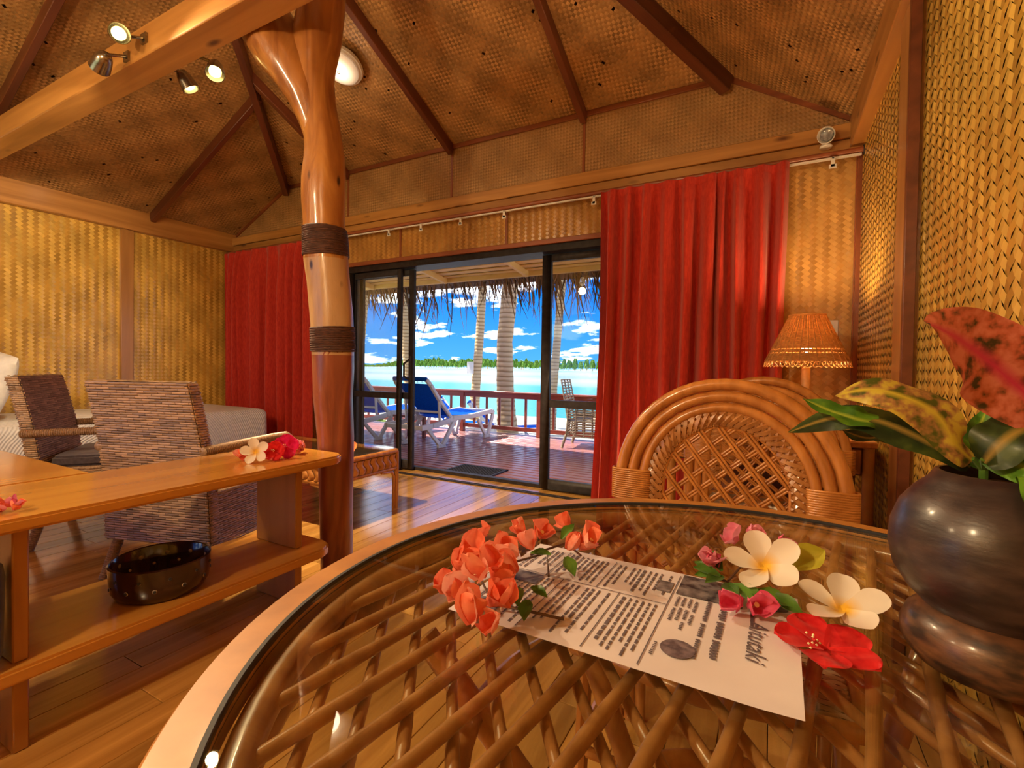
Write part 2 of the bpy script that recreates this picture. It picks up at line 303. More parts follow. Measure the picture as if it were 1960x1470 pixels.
# ------------------------------------------------------------------ woven panels (real interlaced strips)
def weave(name, O, U, V, Wd, Ht, w, parent, m, warp, weft, mode='twill', mask=None, bulge=0.0022, gap=1.0, jit=0.12, back=True, rot=45, drop=0.0):
    O = np.array(O, float); U = np.array(U, float); V = np.array(V, float); Nn = np.cross(U, V)
    if parent is not None: O = O - np.array(parent.matrix_basis.translation)
    ca, sa = math.cos(R(rot)), math.sin(R(rot)); n = int((Wd + Ht) / w) + 4
    I, J = np.meshgrid(np.arange(-n, n), np.arange(-n, n), indexing='ij'); I = I.ravel(); J = J.ravel()
    if mode == 'twill':
        a_w = ((I - J) % 4) == 1; a_f = ((I - J) % 4) == 2; Lf = 2.0
        ca_w = np.stack([(I[a_w] + .5) * w, (J[a_w] + 1.0) * w], 1); ca_f = np.stack([(I[a_f] + 1.0) * w, (J[a_f] + .5) * w], 1)
    else:
        a_w = ((I + J) % 2) == 0; a_f = ~a_w; Lf = 1.0
        ca_w = np.stack([(I[a_w] + .5) * w, (J[a_w] + .5) * w], 1); ca_f = np.stack([(I[a_f] + .5) * w, (J[a_f] + .5) * w], 1)
    Vs = []; Cs = []
    for kind, cc, strip in ((0, ca_w, I[a_w]), (1, ca_f, J[a_f])):
        u = (cc[:, 0] * ca - cc[:, 1] * sa); v = (cc[:, 0] * sa + cc[:, 1] * ca)
        ok = (u > -w) & (u < Wd + w) & (v > -w) & (v < Ht + w)
        if mask is not None: ok &= mask(u, v)
        if drop: ok &= rng.random(len(u)) > drop
        u = u[ok]; v = v[ok]; st = strip[ok]; k = len(u)
        d = np.array([-sa, ca]) if kind == 0 else np.array([ca, sa]); c = np.array([d[1], -d[0]])
        hl = w * (Lf / 2 + 0.12); hw = w * gap / 2 * (1 - (0.16 if mode == 'plain' else 0.04) * rng.random(k))
        P = np.zeros((k, 6, 3))
        for q, (s_, t_) in enumerate(((-1, -1), (-1, 1), (0, -1), (0, 1), (1, -1), (1, 1))):
            uu = u + d[0] * s_ * hl + c[0] * t_ * hw; vv = v + d[1] * s_ * hl + c[1] * t_ * hw
            if mask is None: uu = np.clip(uu, 0, Wd); vv = np.clip(vv, 0, Ht)
            P[:, q] = O + uu[:, None] * U + vv[:, None] * V + (0.0015 + (bulge if s_ == 0 else 0) * (0.8 + 0.4 * rng.random(k)))[:, None] * Nn
        base = np.array(warp if kind == 0 else weft)
        strip_val = 1 + jit * np.sin(st * 12.9898 + kind * 4.1) + jit * (rng.random(k) - .5) * 1.4
        col = base[None, :] * strip_val[:, None]; Vs.append(P.reshape(-1, 3)); Cs.append(np.repeat(col, 6, 0))
    VV = np.concatenate(Vs); CC = np.clip(np.concatenate(Cs), 0, 1); k = len(VV) // 6
    b = np.arange(k)[:, None] * 6; FF = np.concatenate([b + np.array([0, 1, 3, 2]), b + np.array([2, 3, 5, 4])])
    # consistent facing
    p = VV[FF[0]]; 
    if np.dot(np.cross(p[1] - p[0], p[2] - p[0]), Nn) < 0: FF = FF[:, ::-1]
    o = obj(name, fast_mesh(name, VV, FF, m, CC), parent); return stuff(o)
GW, GF = (0.66, 0.42, 0.085), (0.50, 0.285, 0.048)          # golden wall strips; lighter warp, darker weft put bamboo's directional sheen into colour
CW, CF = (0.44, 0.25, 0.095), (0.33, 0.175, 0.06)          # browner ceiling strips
XL, XR, YF, YB, ZP = -6.10, 0.47, 3.75, -1.70, 2.65
SL, SF_, SR, ZT = 0.47, 0.42, 0.62, 3.14                    # roof pitches, height of the front ceiling edge

# ------------------------------------------------------------------ floor of single boards
fl = S(obj('floor', MB().bb(XL - .1, 1.05, YB - .1, 3.66, -.08, -.021).mesh('floor', M['backing'])))
bw = 0.13; x = XL; row = 0; meshes = {}
def board_mesh(Ln):
    k = round(Ln, 2)
    if k not in meshes: meshes[k] = MB().box((0, 0, -.01), (bw - .0025, Ln - .003, .02)).mesh('floor_board', M['floor'], 0, 0.0012)
    return meshes[k]
while x < 1.0:
    cuts = [YB, YB + 1.1 + (row * 0.77) % 1.6, 0, 3.65]; cuts[2] = cuts[1] + 1.7; 
    for a, b in zip(cuts[:-1], cuts[1:]): obj('floor_board', board_mesh(round(b - a, 2)), fl, (x + bw / 2, (a + b) / 2, 0))
    x += bw; row += 1

# ------------------------------------------------------------------ walls
def wall(name, *boxes):
    mb = MB()
    for bx in boxes: mb.bb(*bx)
    return S(obj(name, mb.mesh(name, M['wall_back'], 0)))
DX0, DX1, DZ = -4.10, -0.42, 2.13                           # sliding door opening
wf = wall('wall_front', (XL - .12, DX0, YF, YF + .1, -.05, 3.2), (DX1, XR + .12, YF, YF + .1, -.05, 3.2), (DX0, DX1, YF, YF + .1, DZ, 3.2))
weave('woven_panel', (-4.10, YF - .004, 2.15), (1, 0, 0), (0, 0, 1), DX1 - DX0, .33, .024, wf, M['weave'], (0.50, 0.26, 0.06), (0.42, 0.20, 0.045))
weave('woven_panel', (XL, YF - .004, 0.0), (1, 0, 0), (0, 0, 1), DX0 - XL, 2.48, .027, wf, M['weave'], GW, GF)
weave('woven_panel', (DX1, YF - .004, 0.0), (1, 0, 0), (0, 0, 1), XR - DX1, 2.48, .026, wf, M['weave'], (0.62, 0.36, 0.11), (0.50, 0.27, 0.075))
xa, xb = XL + (ZT - ZP) / SL, XR - (ZT - ZP) / SR
weave('woven_panel', (XL, YF - .004, ZP - .02), (1, 0, 0), (0, 0, 1), XR - XL, ZT - ZP + .03, .019, wf, M['weave_fine'], (0.46, 0.26, 0.10), (0.37, 0.20, 0.07), 'plain',
      mask=lambda u, v: (v < (u) * SL + .03) & (v < (XR - XL - u) * SR + .03) & (v < ZT - ZP + .03))
MB().bb(XL, XR, YF - .07, YF, 2.555, ZP).build('top_plate', M['beam'], wf, bevel=.004)
MB().bb(XL, XR, YF - .055, YF, 2.475, 2.553).build('lower_plate', M['beam'], wf, bevel=.004)
for bxp in (-3.32, -2.10, -0.86): MB().bb(bxp - .012, bxp + .012, YF - .014, YF - .002, 2.15, 2.476).build('batten', M['trim_z'], wf)
for bxp in (-2.70, -4.06, -1.39): MB().bb(bxp - .011, bxp + .011, YF - .014, YF - .002, ZP, ZT).build('batten', M['trim_z'], wf)
MB().bb(DX0 - .03, DX1 + .05, YF - .03, YF, DZ - .005, 2.165).build('door_architrave', M['trim'], wf, bevel=.003)
MB().bb(XR - .035, XR, YF - .03, YF, 0, 2.475).build('corner_batten', M['trim_z'], wf)

wl = wall('wall_left', (XL - .1, XL, YB - .1, YF + .1, -.05, 2.7))
weave('woven_panel', (XL + .004, YB, 0), (0, 1, 0), (0, 0, 1), YF - YB, 2.48, .027, wl, M['weave'], GW, GF, jit=.15)
MB().bb(XL, XL + .075, YB, YF, 2.475, 2.70).build('top_plate', M['beam_y'], wl, bevel=.005)
for py in (2.515, .75, -.9): MB().bb(XL, XL + .05, py, py + .115, 0, 2.476).build('wall_post', M['post'], wl, bevel=.004)
MB().bb(XL, XL + .03, YF - .04, YF, 0, 2.476).build('corner_batten', M['trim_z'], wl)

YJ = 1.28                                                    # the side wall steps back here, nearer than the frame's edge
wr = wall('wall_right', (XR, XR + .1, YJ, YF + .1, -.05, 2.75), (XR + .1, 1.0, YJ, YJ + .1, -.05, 2.75), (.97, 1.07, YB - .1, YJ + .1, -.05, 2.75))
weave('woven_panel', (XR - .004, YF, 0), (0, -1, 0), (0, 0, 1), YF - YJ, 2.5, .027, wr, M['weave'], GW, GF, jit=.15, bulge=.003)
weave('woven_panel', (.966, YJ, 0), (0, -1, 0), (0, 0, 1), YJ - YB, 2.6, .03, wr, M['weave'], GW, GF)
MB().bb(XR - .075, XR, YJ, YF, 2.49, 2.69).build('top_plate', M['beam_y'], wr, bevel=.005)
MB().bb(XR - .045, XR, 2.27, 2.47, 0, 2.49).build('wall_post', M['post'], wr, bevel=.004)
MB().bb(XR - .055, XR - .02, 2.245, 2.272, 0, 2.49).build('post_edge', M['rafter'], wr, bevel=.002)
MB().bb(XR - .03, XR, YF - .06, YF - .03, 0, 2.49).build('corner_batten', M['trim_z'], wr)
MB().bb(XR - .02, 1.0, YJ - .06, YJ, 0, 2.62).build('return_board', M['post'], wr, bevel=.004)

# back wall with a wide window that lets the daylight in from behind
wx0, wx1 = -5.9, -2.7
wb = wall('wall_back', (XL - .1, wx0, YB - .1, YB, -.05, 5), (wx1, 1.07, YB - .1, YB, -.05, 5), (wx0, wx1, YB - .1, YB, -.05, .55), (wx0, wx1, YB - .1, YB, 2.2, 5))
weave('woven_panel', (1.0, YB + .004, 0), (-1, 0, 0), (0, 0, 1), 1.0 - wx1 - .03, 2.6, .03, wb, M['weave'], GW, GF)
w1 = S(empty('window_2', ((wx0 + wx1) / 2, YB, .55)))
mb = MB(); mb.bb(wx0, wx1, YB - .06, YB, .55, .60); mb.bb(wx0, wx1, YB - .06, YB, 2.15, 2.2); mb.bb(wx0, wx0 + .05, YB - .06, YB, .6, 2.15); mb.bb(wx1 - .05, wx1, YB - .06, YB, .6, 2.15); mb.bb(-4.33, -4.27, YB - .06, YB, .6, 2.15)
mb.build('window_frame', M['alu'], w1)
for a, b in ((wx0 + .05, -4.33), (-4.27, wx1 - .05)): MB().bb(a, b, YB - .034, YB - .028, .6, 2.15).build('pane', M['glass'], w1)

# ------------------------------------------------------------------ ceiling: hipped roof of woven mats on dark rafters
ce = S(empty('ceiling', (0, 0, 0)))
XRID = (SR * XR + SL * XL) / (SL + SR); ZR = ZP + SL * (XRID - XL); YR = YF - (ZR - ZT) / SF_
def zl(x): return ZP + SL * (x - XL)
def zr(x): return ZP + SR * (XR - x)
def zf(y): return ZT + SF_ * (YF - y)
off = .05
mb = MB()
mb.add([(XL, YB, ZP + off), (XL, YF, ZP + off), (xa, YF, ZT + off), (XRID, YR, ZR + off), (XRID, YB, ZR + off)], [(0, 1, 2, 3, 4)])
mb.add([(XR, YB, ZP + off), (XR, YF, ZP + off), (xb, YF, ZT + off), (XRID, YR, ZR + off), (XRID, YB, ZR + off)], [(4, 3, 2, 1, 0)])
mb.add([(xa, YF, ZT + off), (xb, YF, ZT + off), (XRID, YR, ZR + off)], [(0, 1, 2)])
mb.add([(XR - .02, YB - .1, 2.66), (1.05, YB - .1, 2.66), (1.05, YJ + .1, 2.66), (XR - .02, YJ + .1, 2.66)], [(0, 1, 2, 3)])
mb.build('roof_lining', M['backing'], ce, smooth=0)
ll = math.hypot(1, SL); lr = math.hypot(1, SR); lf = math.hypot(1, SF_)
# left slope: u along Y, v up the slope
hipy = lambda v_, s, l: YF - np.maximum(0, (v_ / l * s) - (ZT - ZP)) / SF_
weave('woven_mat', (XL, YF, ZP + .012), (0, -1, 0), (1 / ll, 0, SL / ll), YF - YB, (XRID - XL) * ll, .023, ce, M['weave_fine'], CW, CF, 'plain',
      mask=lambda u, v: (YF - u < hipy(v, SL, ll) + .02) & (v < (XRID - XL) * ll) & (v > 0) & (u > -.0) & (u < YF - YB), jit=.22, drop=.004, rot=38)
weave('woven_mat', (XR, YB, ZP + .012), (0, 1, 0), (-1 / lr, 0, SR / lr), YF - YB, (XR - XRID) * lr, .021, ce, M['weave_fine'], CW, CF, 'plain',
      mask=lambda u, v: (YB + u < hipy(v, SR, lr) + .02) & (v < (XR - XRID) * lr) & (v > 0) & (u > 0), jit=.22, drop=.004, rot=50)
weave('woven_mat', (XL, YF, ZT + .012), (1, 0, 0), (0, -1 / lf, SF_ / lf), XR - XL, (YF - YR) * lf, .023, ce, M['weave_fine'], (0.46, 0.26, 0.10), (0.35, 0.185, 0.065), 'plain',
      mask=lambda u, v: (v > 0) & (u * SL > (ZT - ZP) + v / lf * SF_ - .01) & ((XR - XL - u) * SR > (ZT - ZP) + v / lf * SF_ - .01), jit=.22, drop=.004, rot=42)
def raft(a, b, wd=.05, h=.10, name='rafter', mat='rafter'):
    a = Vector(a); b = Vector(b); d = (b - a).normalized(); r = d.cross(Vector((0, 0, 1))).normalized(); u = r.cross(d)
    q = empty  # local frame object so that the grain follows the timber
    me = MB().box((0, 0, 0), (wd, (b - a).length, h)).mesh(name, M[mat], 40, .004)
    o = obj(name, me, ce); o.matrix_local = Matrix(((r.x, d.x, u.x, 0), (r.y, d.y, u.y, 0), (r.z, d.z, u.z, 0), (0, 0, 0, 1))); o.location = (a + b) / 2 - u * (h / 2 - .02); return o
for X in (-4.06, -2.70, -1.39):
    y_hit = YR if X == XRID else (YF - (min(zl(X), zr(X)) - ZT) / SF_)
    raft((X, YF - .005, zf(YF) - .01), (X, y_hit, zf(y_hit)))
raft((xa, YF - .02, ZT - .02), (XRID, YR, ZR), .06, .11, 'hip_rafter'); raft((xb, YF - .02, ZT - .02), (XRID, YR, ZR), .085, .12, 'hip_rafter')
for Y in (2.79, 1.40, -.2): 
    xh = XL + ((ZT - ZP) + SF_ * (YF - Y)) / SL if Y > YR else XRID
    raft((XL + .06, Y, zl(XL + .06)), (min(xh, XRID), Y, zl(min(xh, XRID))))
    xh = XR - ((ZT - ZP) + SF_ * (YF - Y)) / SR if Y > YR else XRID
    if Y != 2.79: raft((XR - .06, Y, zr(XR - .06)), (max(xh, XRID), Y, zr(max(xh, XRID))))
raft((XRID, YR, ZR), (XRID, YB, ZR), .06, .14, 'ridge_beam')
MB().bb(xa, xb, YF - .028, YF - .001, ZT - .022, ZT + .018).build('edge_trim', M['trim'], ce, bevel=.003)
for x0, x1, z0, z1 in ((XL + .02, xa, ZP + .02, ZT), (XR - .02, xb, ZP + .02, ZT)):
    MB().beam((x0, YF - .012, z0), (x1, YF - .012, z1), .024, .04).build('edge_trim', M['trim'], ce)

tb = one('tie_beam', MB().bb(XL + .07, .39, 1.30, 1.45, 2.66, 2.82), M['beam'], (-2.8, 1.375, 2.66), 'pale pine tie beam crossing the room under the rafters, carrying spotlights', 'beam', bevel=.006)

# ------------------------------------------------------------------ sliding door
d1 = S(empty('door_1', (-2.26, 3.86, 0)))
mb = MB(); mb.bb(DX0, DX1, 3.76, 3.99, DZ - .06, DZ); mb.bb(DX0, DX0 + .05, 3.76, 3.99, 0, DZ); mb.bb(DX1 - .05, DX1, 3.76, 3.99, 0, DZ); mb.build('outer_frame', M['alu'], d1, bevel=.002)
MB().bb(DX0, DX1, 3.64, 3.98, -.05, -.002).build('sill', M['floor'], d1)
for y in (3.70, 3.735): MB().bb(DX0, DX1, y, y + .012, -.004, .008).build('track', M['alu'], d1)
MB().bb(DX0, DX1, 3.714, 3.732, -.003, .003).build('track', M['alu_light'], d1)
MB().bb(DX0, DX1, 3.92, 3.985, -.004, .03).build('threshold', M['alu'], d1)
for y, z in ((3.775, 2.115), (3.815, 2.11)): MB().bb(DX0, DX1, y, y + .010, z - .004, z + .004).build('head_track', M['alu_light'], d1)
def leaf_panel(x0, x1, y, sw0, sw1, handle=None):
    z0, z1 = .015, DZ - .065
    mb = MB(); mb.bb(x0, x0 + sw0, y, y + .035, z0, z1); mb.bb(x1 - sw1, x1, y, y + .035, z0, z1); mb.bb(x0 + sw0, x1 - sw1, y, y + .035, z0, z0 + .09); mb.bb(x0 + sw0, x1 - sw1, y, y + .035, z1 - .06, z1); mb.bb(x0 + sw0, x1 - sw1, y, y + .035, .735, .80)
    p = mb.build('door_leaf', M['alu'], d1, bevel=.002)
    for a, b in ((z0 + .09, .735), (.80, z1 - .06)): MB().bb(x0 + sw0, x1 - sw1, y + .015, y + .021, a, b).build('pane', M['glass'], p)
    if handle:
        h = MB(); hx = handle; h.tube([(hx, y, .93), (hx - .055, y - .03, .97), (hx - .055, y - .03, 1.10), (hx, y, 1.15)], .011, 8); h.bb(hx - .012, hx + .02, y - .008, y + .002, .90, 1.18); h.build('handle', M['alu'], p)
leaf_panel(-4.06, -3.36, 3.80, .05, .045); leaf_panel(-4.00, -3.24, 3.86, .05, .06, handle=-3.28); leaf_panel(-1.80, -.60, 3.86, .085, .06)

# ------------------------------------------------------------------ skirting on the side walls
S(one('baseboard_left', MB().bb(XL, XL + .015, YB, YF, 0, .1), M['beam_y'], (XL, 1, 0), '', '')); S(one('baseboard_right', MB().bb(XR - .015, XR, YJ, YF, 0, .1), M['beam_y'], (XR, 2, 0), '', ''))
for n in ('baseboard_left', 'baseboard_right'):
    for k in ('label', 'category'): del bpy.data.objects[n][k]
# ------------------------------------------------------------------ outside: deck, veranda roof, beach, lagoon, island
DK = -.12
dk = S(obj('deck', MB().bb(-10, 2.2, 3.98, 7.75, DK - .12, DK - .035).mesh('deck', M['backing'], 0)))
bd = MB().box((0, 0, -.0175), (12.2, .094, .035)).mesh('deck_board', M['deck'], 40, .005)
y = 4.045
while y < 7.75: obj('deck_board', bd, dk, (-3.9, y, DK)); y += .12
vr = S(empty('veranda_roof', (-3.9, 4.9, 2.5)))
sof = .135
def zs(y): return 2.66 - sof * (y - 3.8)
y = 3.86; 
mb = MB(); mb.add([(-10, 3.8, zs(3.8) + .02), (2.2, 3.8, zs(3.8) + .02), (2.2, 6.2, zs(6.2) + .02), (-10, 6.2, zs(6.2) + .02)], [(0, 1, 2, 3)]); mb.build('roof_sheet', M['backing'], vr, smooth=0)
k = 0
while y < 6.0:
    MB().beam((-10, y, zs(y)), (2.2, y, zs(y)), .148, .018).build('soffit_board', M['cream'], vr, bevel=.003); y += .15
MB().bb(-10, 2.2, 5.83, 5.88, 2.315, zs(5.86)).build('fascia_beam', M['cream'], vr, bevel=.004)
for X in (-7.2, -5.75, -4.3, -2.95, -1.55, -.1):
    MB().beam((X, 3.86, zs(3.86) - .06), (X, 5.84, zs(5.84) - .045), .05, .08).build('veranda_rafter', M['cream'], vr, bevel=.003)
for X in (-7.3, .9): MB().bb(X - .06, X + .06, 5.80, 5.92, DK, 2.32).build('veranda_post', M['cream'], vr, bevel=.004)
# thatch: overhanging fringe of dry leaf strips
n = 1500; xs = rng.uniform(-9.5, 1.8, n); ln = rng.gamma(2.6, .075, n) + .05; ln = np.minimum(ln * 1.7, .75) * (0.75 + 0.45 * (np.sin(xs * 2.3) * .5 + .5)); wd = rng.uniform(.004, .012, n)
sxv = rng.normal(0, .22, n); syv = rng.normal(.25, .2, n); y0 = 5.9 + rng.uniform(0, .28, n); z0 = 2.36 - rng.uniform(0, .06, n)
top = np.stack([xs, y0, z0], 1); d = np.stack([sxv, syv, -np.ones(n)], 1); d /= np.linalg.norm(d, axis=1)[:, None]
mid = top + d * (ln * .6)[:, None]; d2 = d + np.stack([rng.normal(0, .2, n), rng.normal(0, .1, n), np.zeros(n)], 1); end = mid + d2 * (ln * .4)[:, None]
a = rng.uniform(0, 3.1, n); c = np.stack([np.cos(a), np.sin(a), np.zeros(n)], 1) * wd[:, None]
V_ = np.stack([top - c, top + c, mid + c * .9, mid - c * .9, end + c * .15, end - c * .15], 1).reshape(-1, 3); b = np.arange(n)[:, None] * 6
F_ = np.concatenate([b + np.array([0, 1, 2, 3]), b + np.array([3, 2, 4, 5])]); base = np.array([[.30, .19, .11]]) * rng.uniform(.35, 1.5, n)[:, None]
th = obj('thatch_fringe', fast_mesh('thatch_fringe', V_, F_, M['thatch'], np.repeat(base, 6, 0))); stuff(th); T(th, 'fringe of dry brown palm thatch hanging from the veranda eave', 'thatch')
tr_ = MB(); tr_.add([(-10, 6.22, 2.30), (2.2, 6.22, 2.30), (2.2, 3.6, 3.6), (-10, 3.6, 3.6), (-10, 6.12, 2.42), (2.2, 6.12, 2.42)], [(0, 1, 2, 3), (4, 5, 1, 0)])
tr_.build('thatch_cover', noisy('thatch cover', (.12, .07, .04), (.25, .16, .09), (20, 4, 20)), vr, smooth=0)

# railing
rl = T(empty('deck_railing', (-4, 7.5, DK)), 'reddish brown timber deck railing with square balusters above the beach', 'railing')
YR_, RT = 7.5, .645
MB().bb(-9.8, 1.9, YR_ - .055, YR_ + .055, RT - .035, RT).build('top_rail', M['rail'], rl, bevel=.006); MB().bb(-9.8, 1.9, YR_ - .02, YR_ + .02, RT - .12, RT - .035).build('sub_rail', M['rail'], rl, bevel=.004)
MB().bb(-9.8, 1.9, YR_ - .02, YR_ + .02, -.04, .03).build('bottom_rail', M['rail'], rl, bevel=.004)
bm_ = MB().box((0, 0, 0), (.042, .03, .5)).mesh('baluster', M['rail'], 40, .003); pm_ = MB().box((0, 0, 0), (.085, .085, .76)).mesh('rail_post', M['rail'], 40, .005)
x = -9.6; k = 0
while x < 1.8:
    if k % 6 == 5: obj('rail_post', pm_, rl, (x + 4, 0, .38))
    else: obj('baluster', bm_, rl, (x + 4, 0, .40))
    x += .265; k += 1

# door mat
mt = T(empty('door_mat', (-2.98, 4.66, DK)), 'black rubber ring mat lying on the deck by the threshold', 'mat')
MW, MD = .62, .46; mb = MB(); 
for y0_, y1_ in ((-MD / 2, -MD / 2 + .03), (MD / 2 - .03, MD / 2)): mb.bb(-MW / 2, MW / 2, y0_, y1_, 0, .014)
for x0_, x1_ in ((-MW / 2, -MW / 2 + .03), (MW / 2 - .03, MW / 2)): mb.bb(x0_, x1_, -MD / 2, MD / 2, 0, .014)
mb.build('border', M['rubber'], mt, world=False)
mb = MB()
for i in range(13):
    for j in range(9):
        cx_, cy_ = -MW / 2 + .05 + i * (MW - .1) / 12, -MD / 2 + .05 + j * (MD - .1) / 8
        mb.tube([(cx_ + .02 * math.cos(a), cy_ + .02 * math.sin(a), .008) for a in [k * math.pi / 4 for k in range(8)]], .006, 5, closed=True)
stuff(mb.build('ring_grid', M['rubber'], mt, world=False))

# ground and lagoon
def lagoon_mat():
    m, t, b = nodes('lagoon water'); setp(b, .25, 0, .25)
    tcn = t.nodes.new('ShaderNodeTexCoord'); mp = t.nodes.new('ShaderNodeMapping'); mp.inputs['Scale'].default_value = (.006, .03, 1); t.links.new(tcn.outputs['Object'], mp.inputs[0])
    nz = t.nodes.new('ShaderNodeTexNoise'); nz.inputs['Scale'].default_value = 1.0; nz.inputs['Detail'].default_value = 4; t.links.new(mp.outputs[0], nz.inputs['Vector'])
    sp = t.nodes.new('ShaderNodeSeparateXYZ'); t.links.new(tcn.outputs['Object'], sp.inputs[0])
    ad = t.nodes.new('ShaderNodeMath'); ad.operation = 'MULTIPLY_ADD'; ad.inputs[1].default_value = 60; t.links.new(nz.outputs['Fac'], ad.inputs[0]); t.links.new(sp.outputs['Y'], ad.inputs[2])
    mr = t.nodes.new('ShaderNodeMapRange'); mr.inputs[1].default_value = 30; mr.inputs[2].default_value = 430; t.links.new(ad.outputs[0], mr.inputs[0])
    rp = t.nodes.new('ShaderNodeValToRGB'); t.links.new(mr.outputs[0], rp.inputs[0]); e = rp.color_ramp.elements
    e[0].position = 0; e[0].color = (.13, .36, .30, 1); e[1].position = 1; e[1].color = (.26, .40, .33, 1)
    for p, c in ((.05, (.055, .30, .27)), (.12, (.05, .28, .26)), (.16, (.28, .38, .32)), (.22, (.40, .40, .34)), (.30, (.24, .33, .26)), (.38, (.38, .42, .36)), (.6, (.30, .41, .35))): q = e.new(p); q.color = (*c, 1)
    t.links.new(rp.outputs[0], b.inputs['Base Color']); return m
lag = S(obj('lagoon', MB().add([(-1600, 20, -1.3), (1200, 20, -1.3), (1200, 2400, -1.3), (-1600, 2400, -1.3)], [(0, 1, 2, 3)]).mesh('lagoon', lagoon_mat(), 0)))
bh = MB(); bh.grid(lambda u, v: (-70 + 140 * u, 3 + 24 * v, -.75 - .95 * max(0, (v - .35) / .65) ** 1.1 + .05 * math.sin(u * 60) * math.sin(v * 9)), 60, 20)
S(obj('beach', bh.mesh('beach', M['sand'], 60)))
S(obj('ground', MB().add([(-40, -40, -.8), (40, -40, -.8), (40, 4, -.8), (-40, 4, -.8)], [(0, 1, 2, 3)]).mesh('ground', noisy('lawn and sand', (.25, .3, .08), (.5, .45, .25), (.5, .5, .5)), 0)))
# far shore: bushes and palms one by one
def blob_mesh(name, seed, n=110, hh=1.0):
    r = np.random.default_rng(seed); V_ = []; C_ = []
    for i in range(n):
        th_ = r.uniform(0, 6.28); ph = math.acos(r.uniform(-.2, 1)); rr = r.uniform(.75, 1.0)
        p = np.array([math.sin(ph) * math.cos(th_) * rr, math.sin(ph) * math.sin(th_) * rr, max(0.02, .5 + .5 * math.cos(ph) * rr) * hh])
        a = r.normal(size=3); a /= np.linalg.norm(a); b_ = np.cross(a, r.normal(size=3)); b_ /= np.linalg.norm(b_); s = r.uniform(.18, .34)
        V_ += [p - a * s, p + b_ * s * .8, p + a * s, p - b_ * s * .8]; g = r.uniform(.7, 1.3); C_ += [np.array([.22, .36, .05]) * g] * 4
    return fast_mesh(name, np.array(V_), np.arange(len(V_)).reshape(-1, 4), M['foliage'], np.array(C_))
bl = [blob_mesh('crown', s) for s in range(5)]
def frond_verts(L_, nseg, droop, w_, az, el, base):
    pts = []; p = np.array(base, float); a = el
    for i in range(nseg + 1): pts.append(p.copy()); p = p + np.array([math.cos(az) * math.cos(a), math.sin(az) * math.cos(a), math.sin(a)]) * L_ / nseg; a -= droop / nseg
    return pts
def palm_crown(seed, nf=11, L_=2.6, dens=7, w_=.5):
    r = np.random.default_rng(seed); V_ = []; C_ = []
    for f in range(nf):
        az = f * 6.283 / nf + r.uniform(-.3, .3); pts = frond_verts(L_ * r.uniform(.8, 1.1), dens, r.uniform(1.5, 2.2), w_, az, r.uniform(.2, 1.0), (0, 0, 0)); side = np.array([-math.sin(az), math.cos(az), 0])
        for i in range(dens):
            for q in range(3):
                p = pts[i] + (pts[i + 1] - pts[i]) * q / 3; d_ = (pts[i + 1] - pts[i]) / 3; lw = w_ * math.sin(math.pi * min(.98, (i + q / 3 + .6) / (dens + .6))) + .05
                for sg in (-1, 1):
                    e_ = p + side * sg * lw + d_ * 1.6 + np.array([0, 0, -.35 * lw]); V_ += [p, p + d_ * .8, e_ + d_ * .25, e_]; C_ += [np.array([.13, .24, .03]) * r.uniform(.7, 1.4)] * 4
    return np.array(V_), np.array(C_)
pv, pc = palm_crown(3, 9, 3.0, 4, .7); pcm = fast_mesh('crown', pv, np.arange(len(pv)).reshape(-1, 4), M['foliage'], pc)
tkm = MB().tube([(0, 0, 0), (.15, 0, 3), (.1, .1, 6.2)], [.2, .16, .12], 6).mesh('trunk', M['trunk'])
stm = MB().tube([(0, 0, 0), (.05, .02, .3), (0, 0, .6)], [.06, .05, .03], 6).mesh('stem', M['trunk'])
for i in range(198):
    row = i % 3; X = -436 + (i // 3) * 5.6 + row * 1.87 + rng.uniform(-.3, .3); Y = 405 + (row * 2 % 3) * 6.5; hgt = rng.uniform(5.6, 8.8) * (1.0 + .12 * (row * 2 % 3)); wdt = rng.uniform(1.95, 2.15)
    if X < -350: hgt *= max(.3, 1 - (-350 - X) / 70)
    o = T(empty('island_bush', (X, Y, -1.32), 0), 'leafy green bush on the far shore across the lagoon', 'bush', 'bushes along the far shore')
    obj('crown', bl[i % 5], o, scale=(wdt, wdt, hgt)); obj('stem', stm, o, scale=(wdt, wdt, hgt))
for i in range(26):
    X = -384 + i * 10.2 + rng.uniform(-3, 3); Y = 432 + (i % 2) * 14; sc = rng.uniform(1.1, 1.6)
    o = T(empty('island_palm', (X, Y, -1.3), rng.uniform(0, 6)), 'small coconut palm rising over the bushes on the far shore', 'palm tree', 'palms along the far shore'); o.scale = (sc, sc, sc)
    obj('trunk', tkm, o); obj('crown', pcm, o, (.1, .1, 6.2))
isl = MB(); isl.grid(lambda u, v: (-445 + 420 * u, 396 + 66 * v, -1.29 - (.1 if v in (0, 1) else 0)), 10, 6); S(obj('far_shore', isl.mesh('far_shore', M['sand'], 60)))

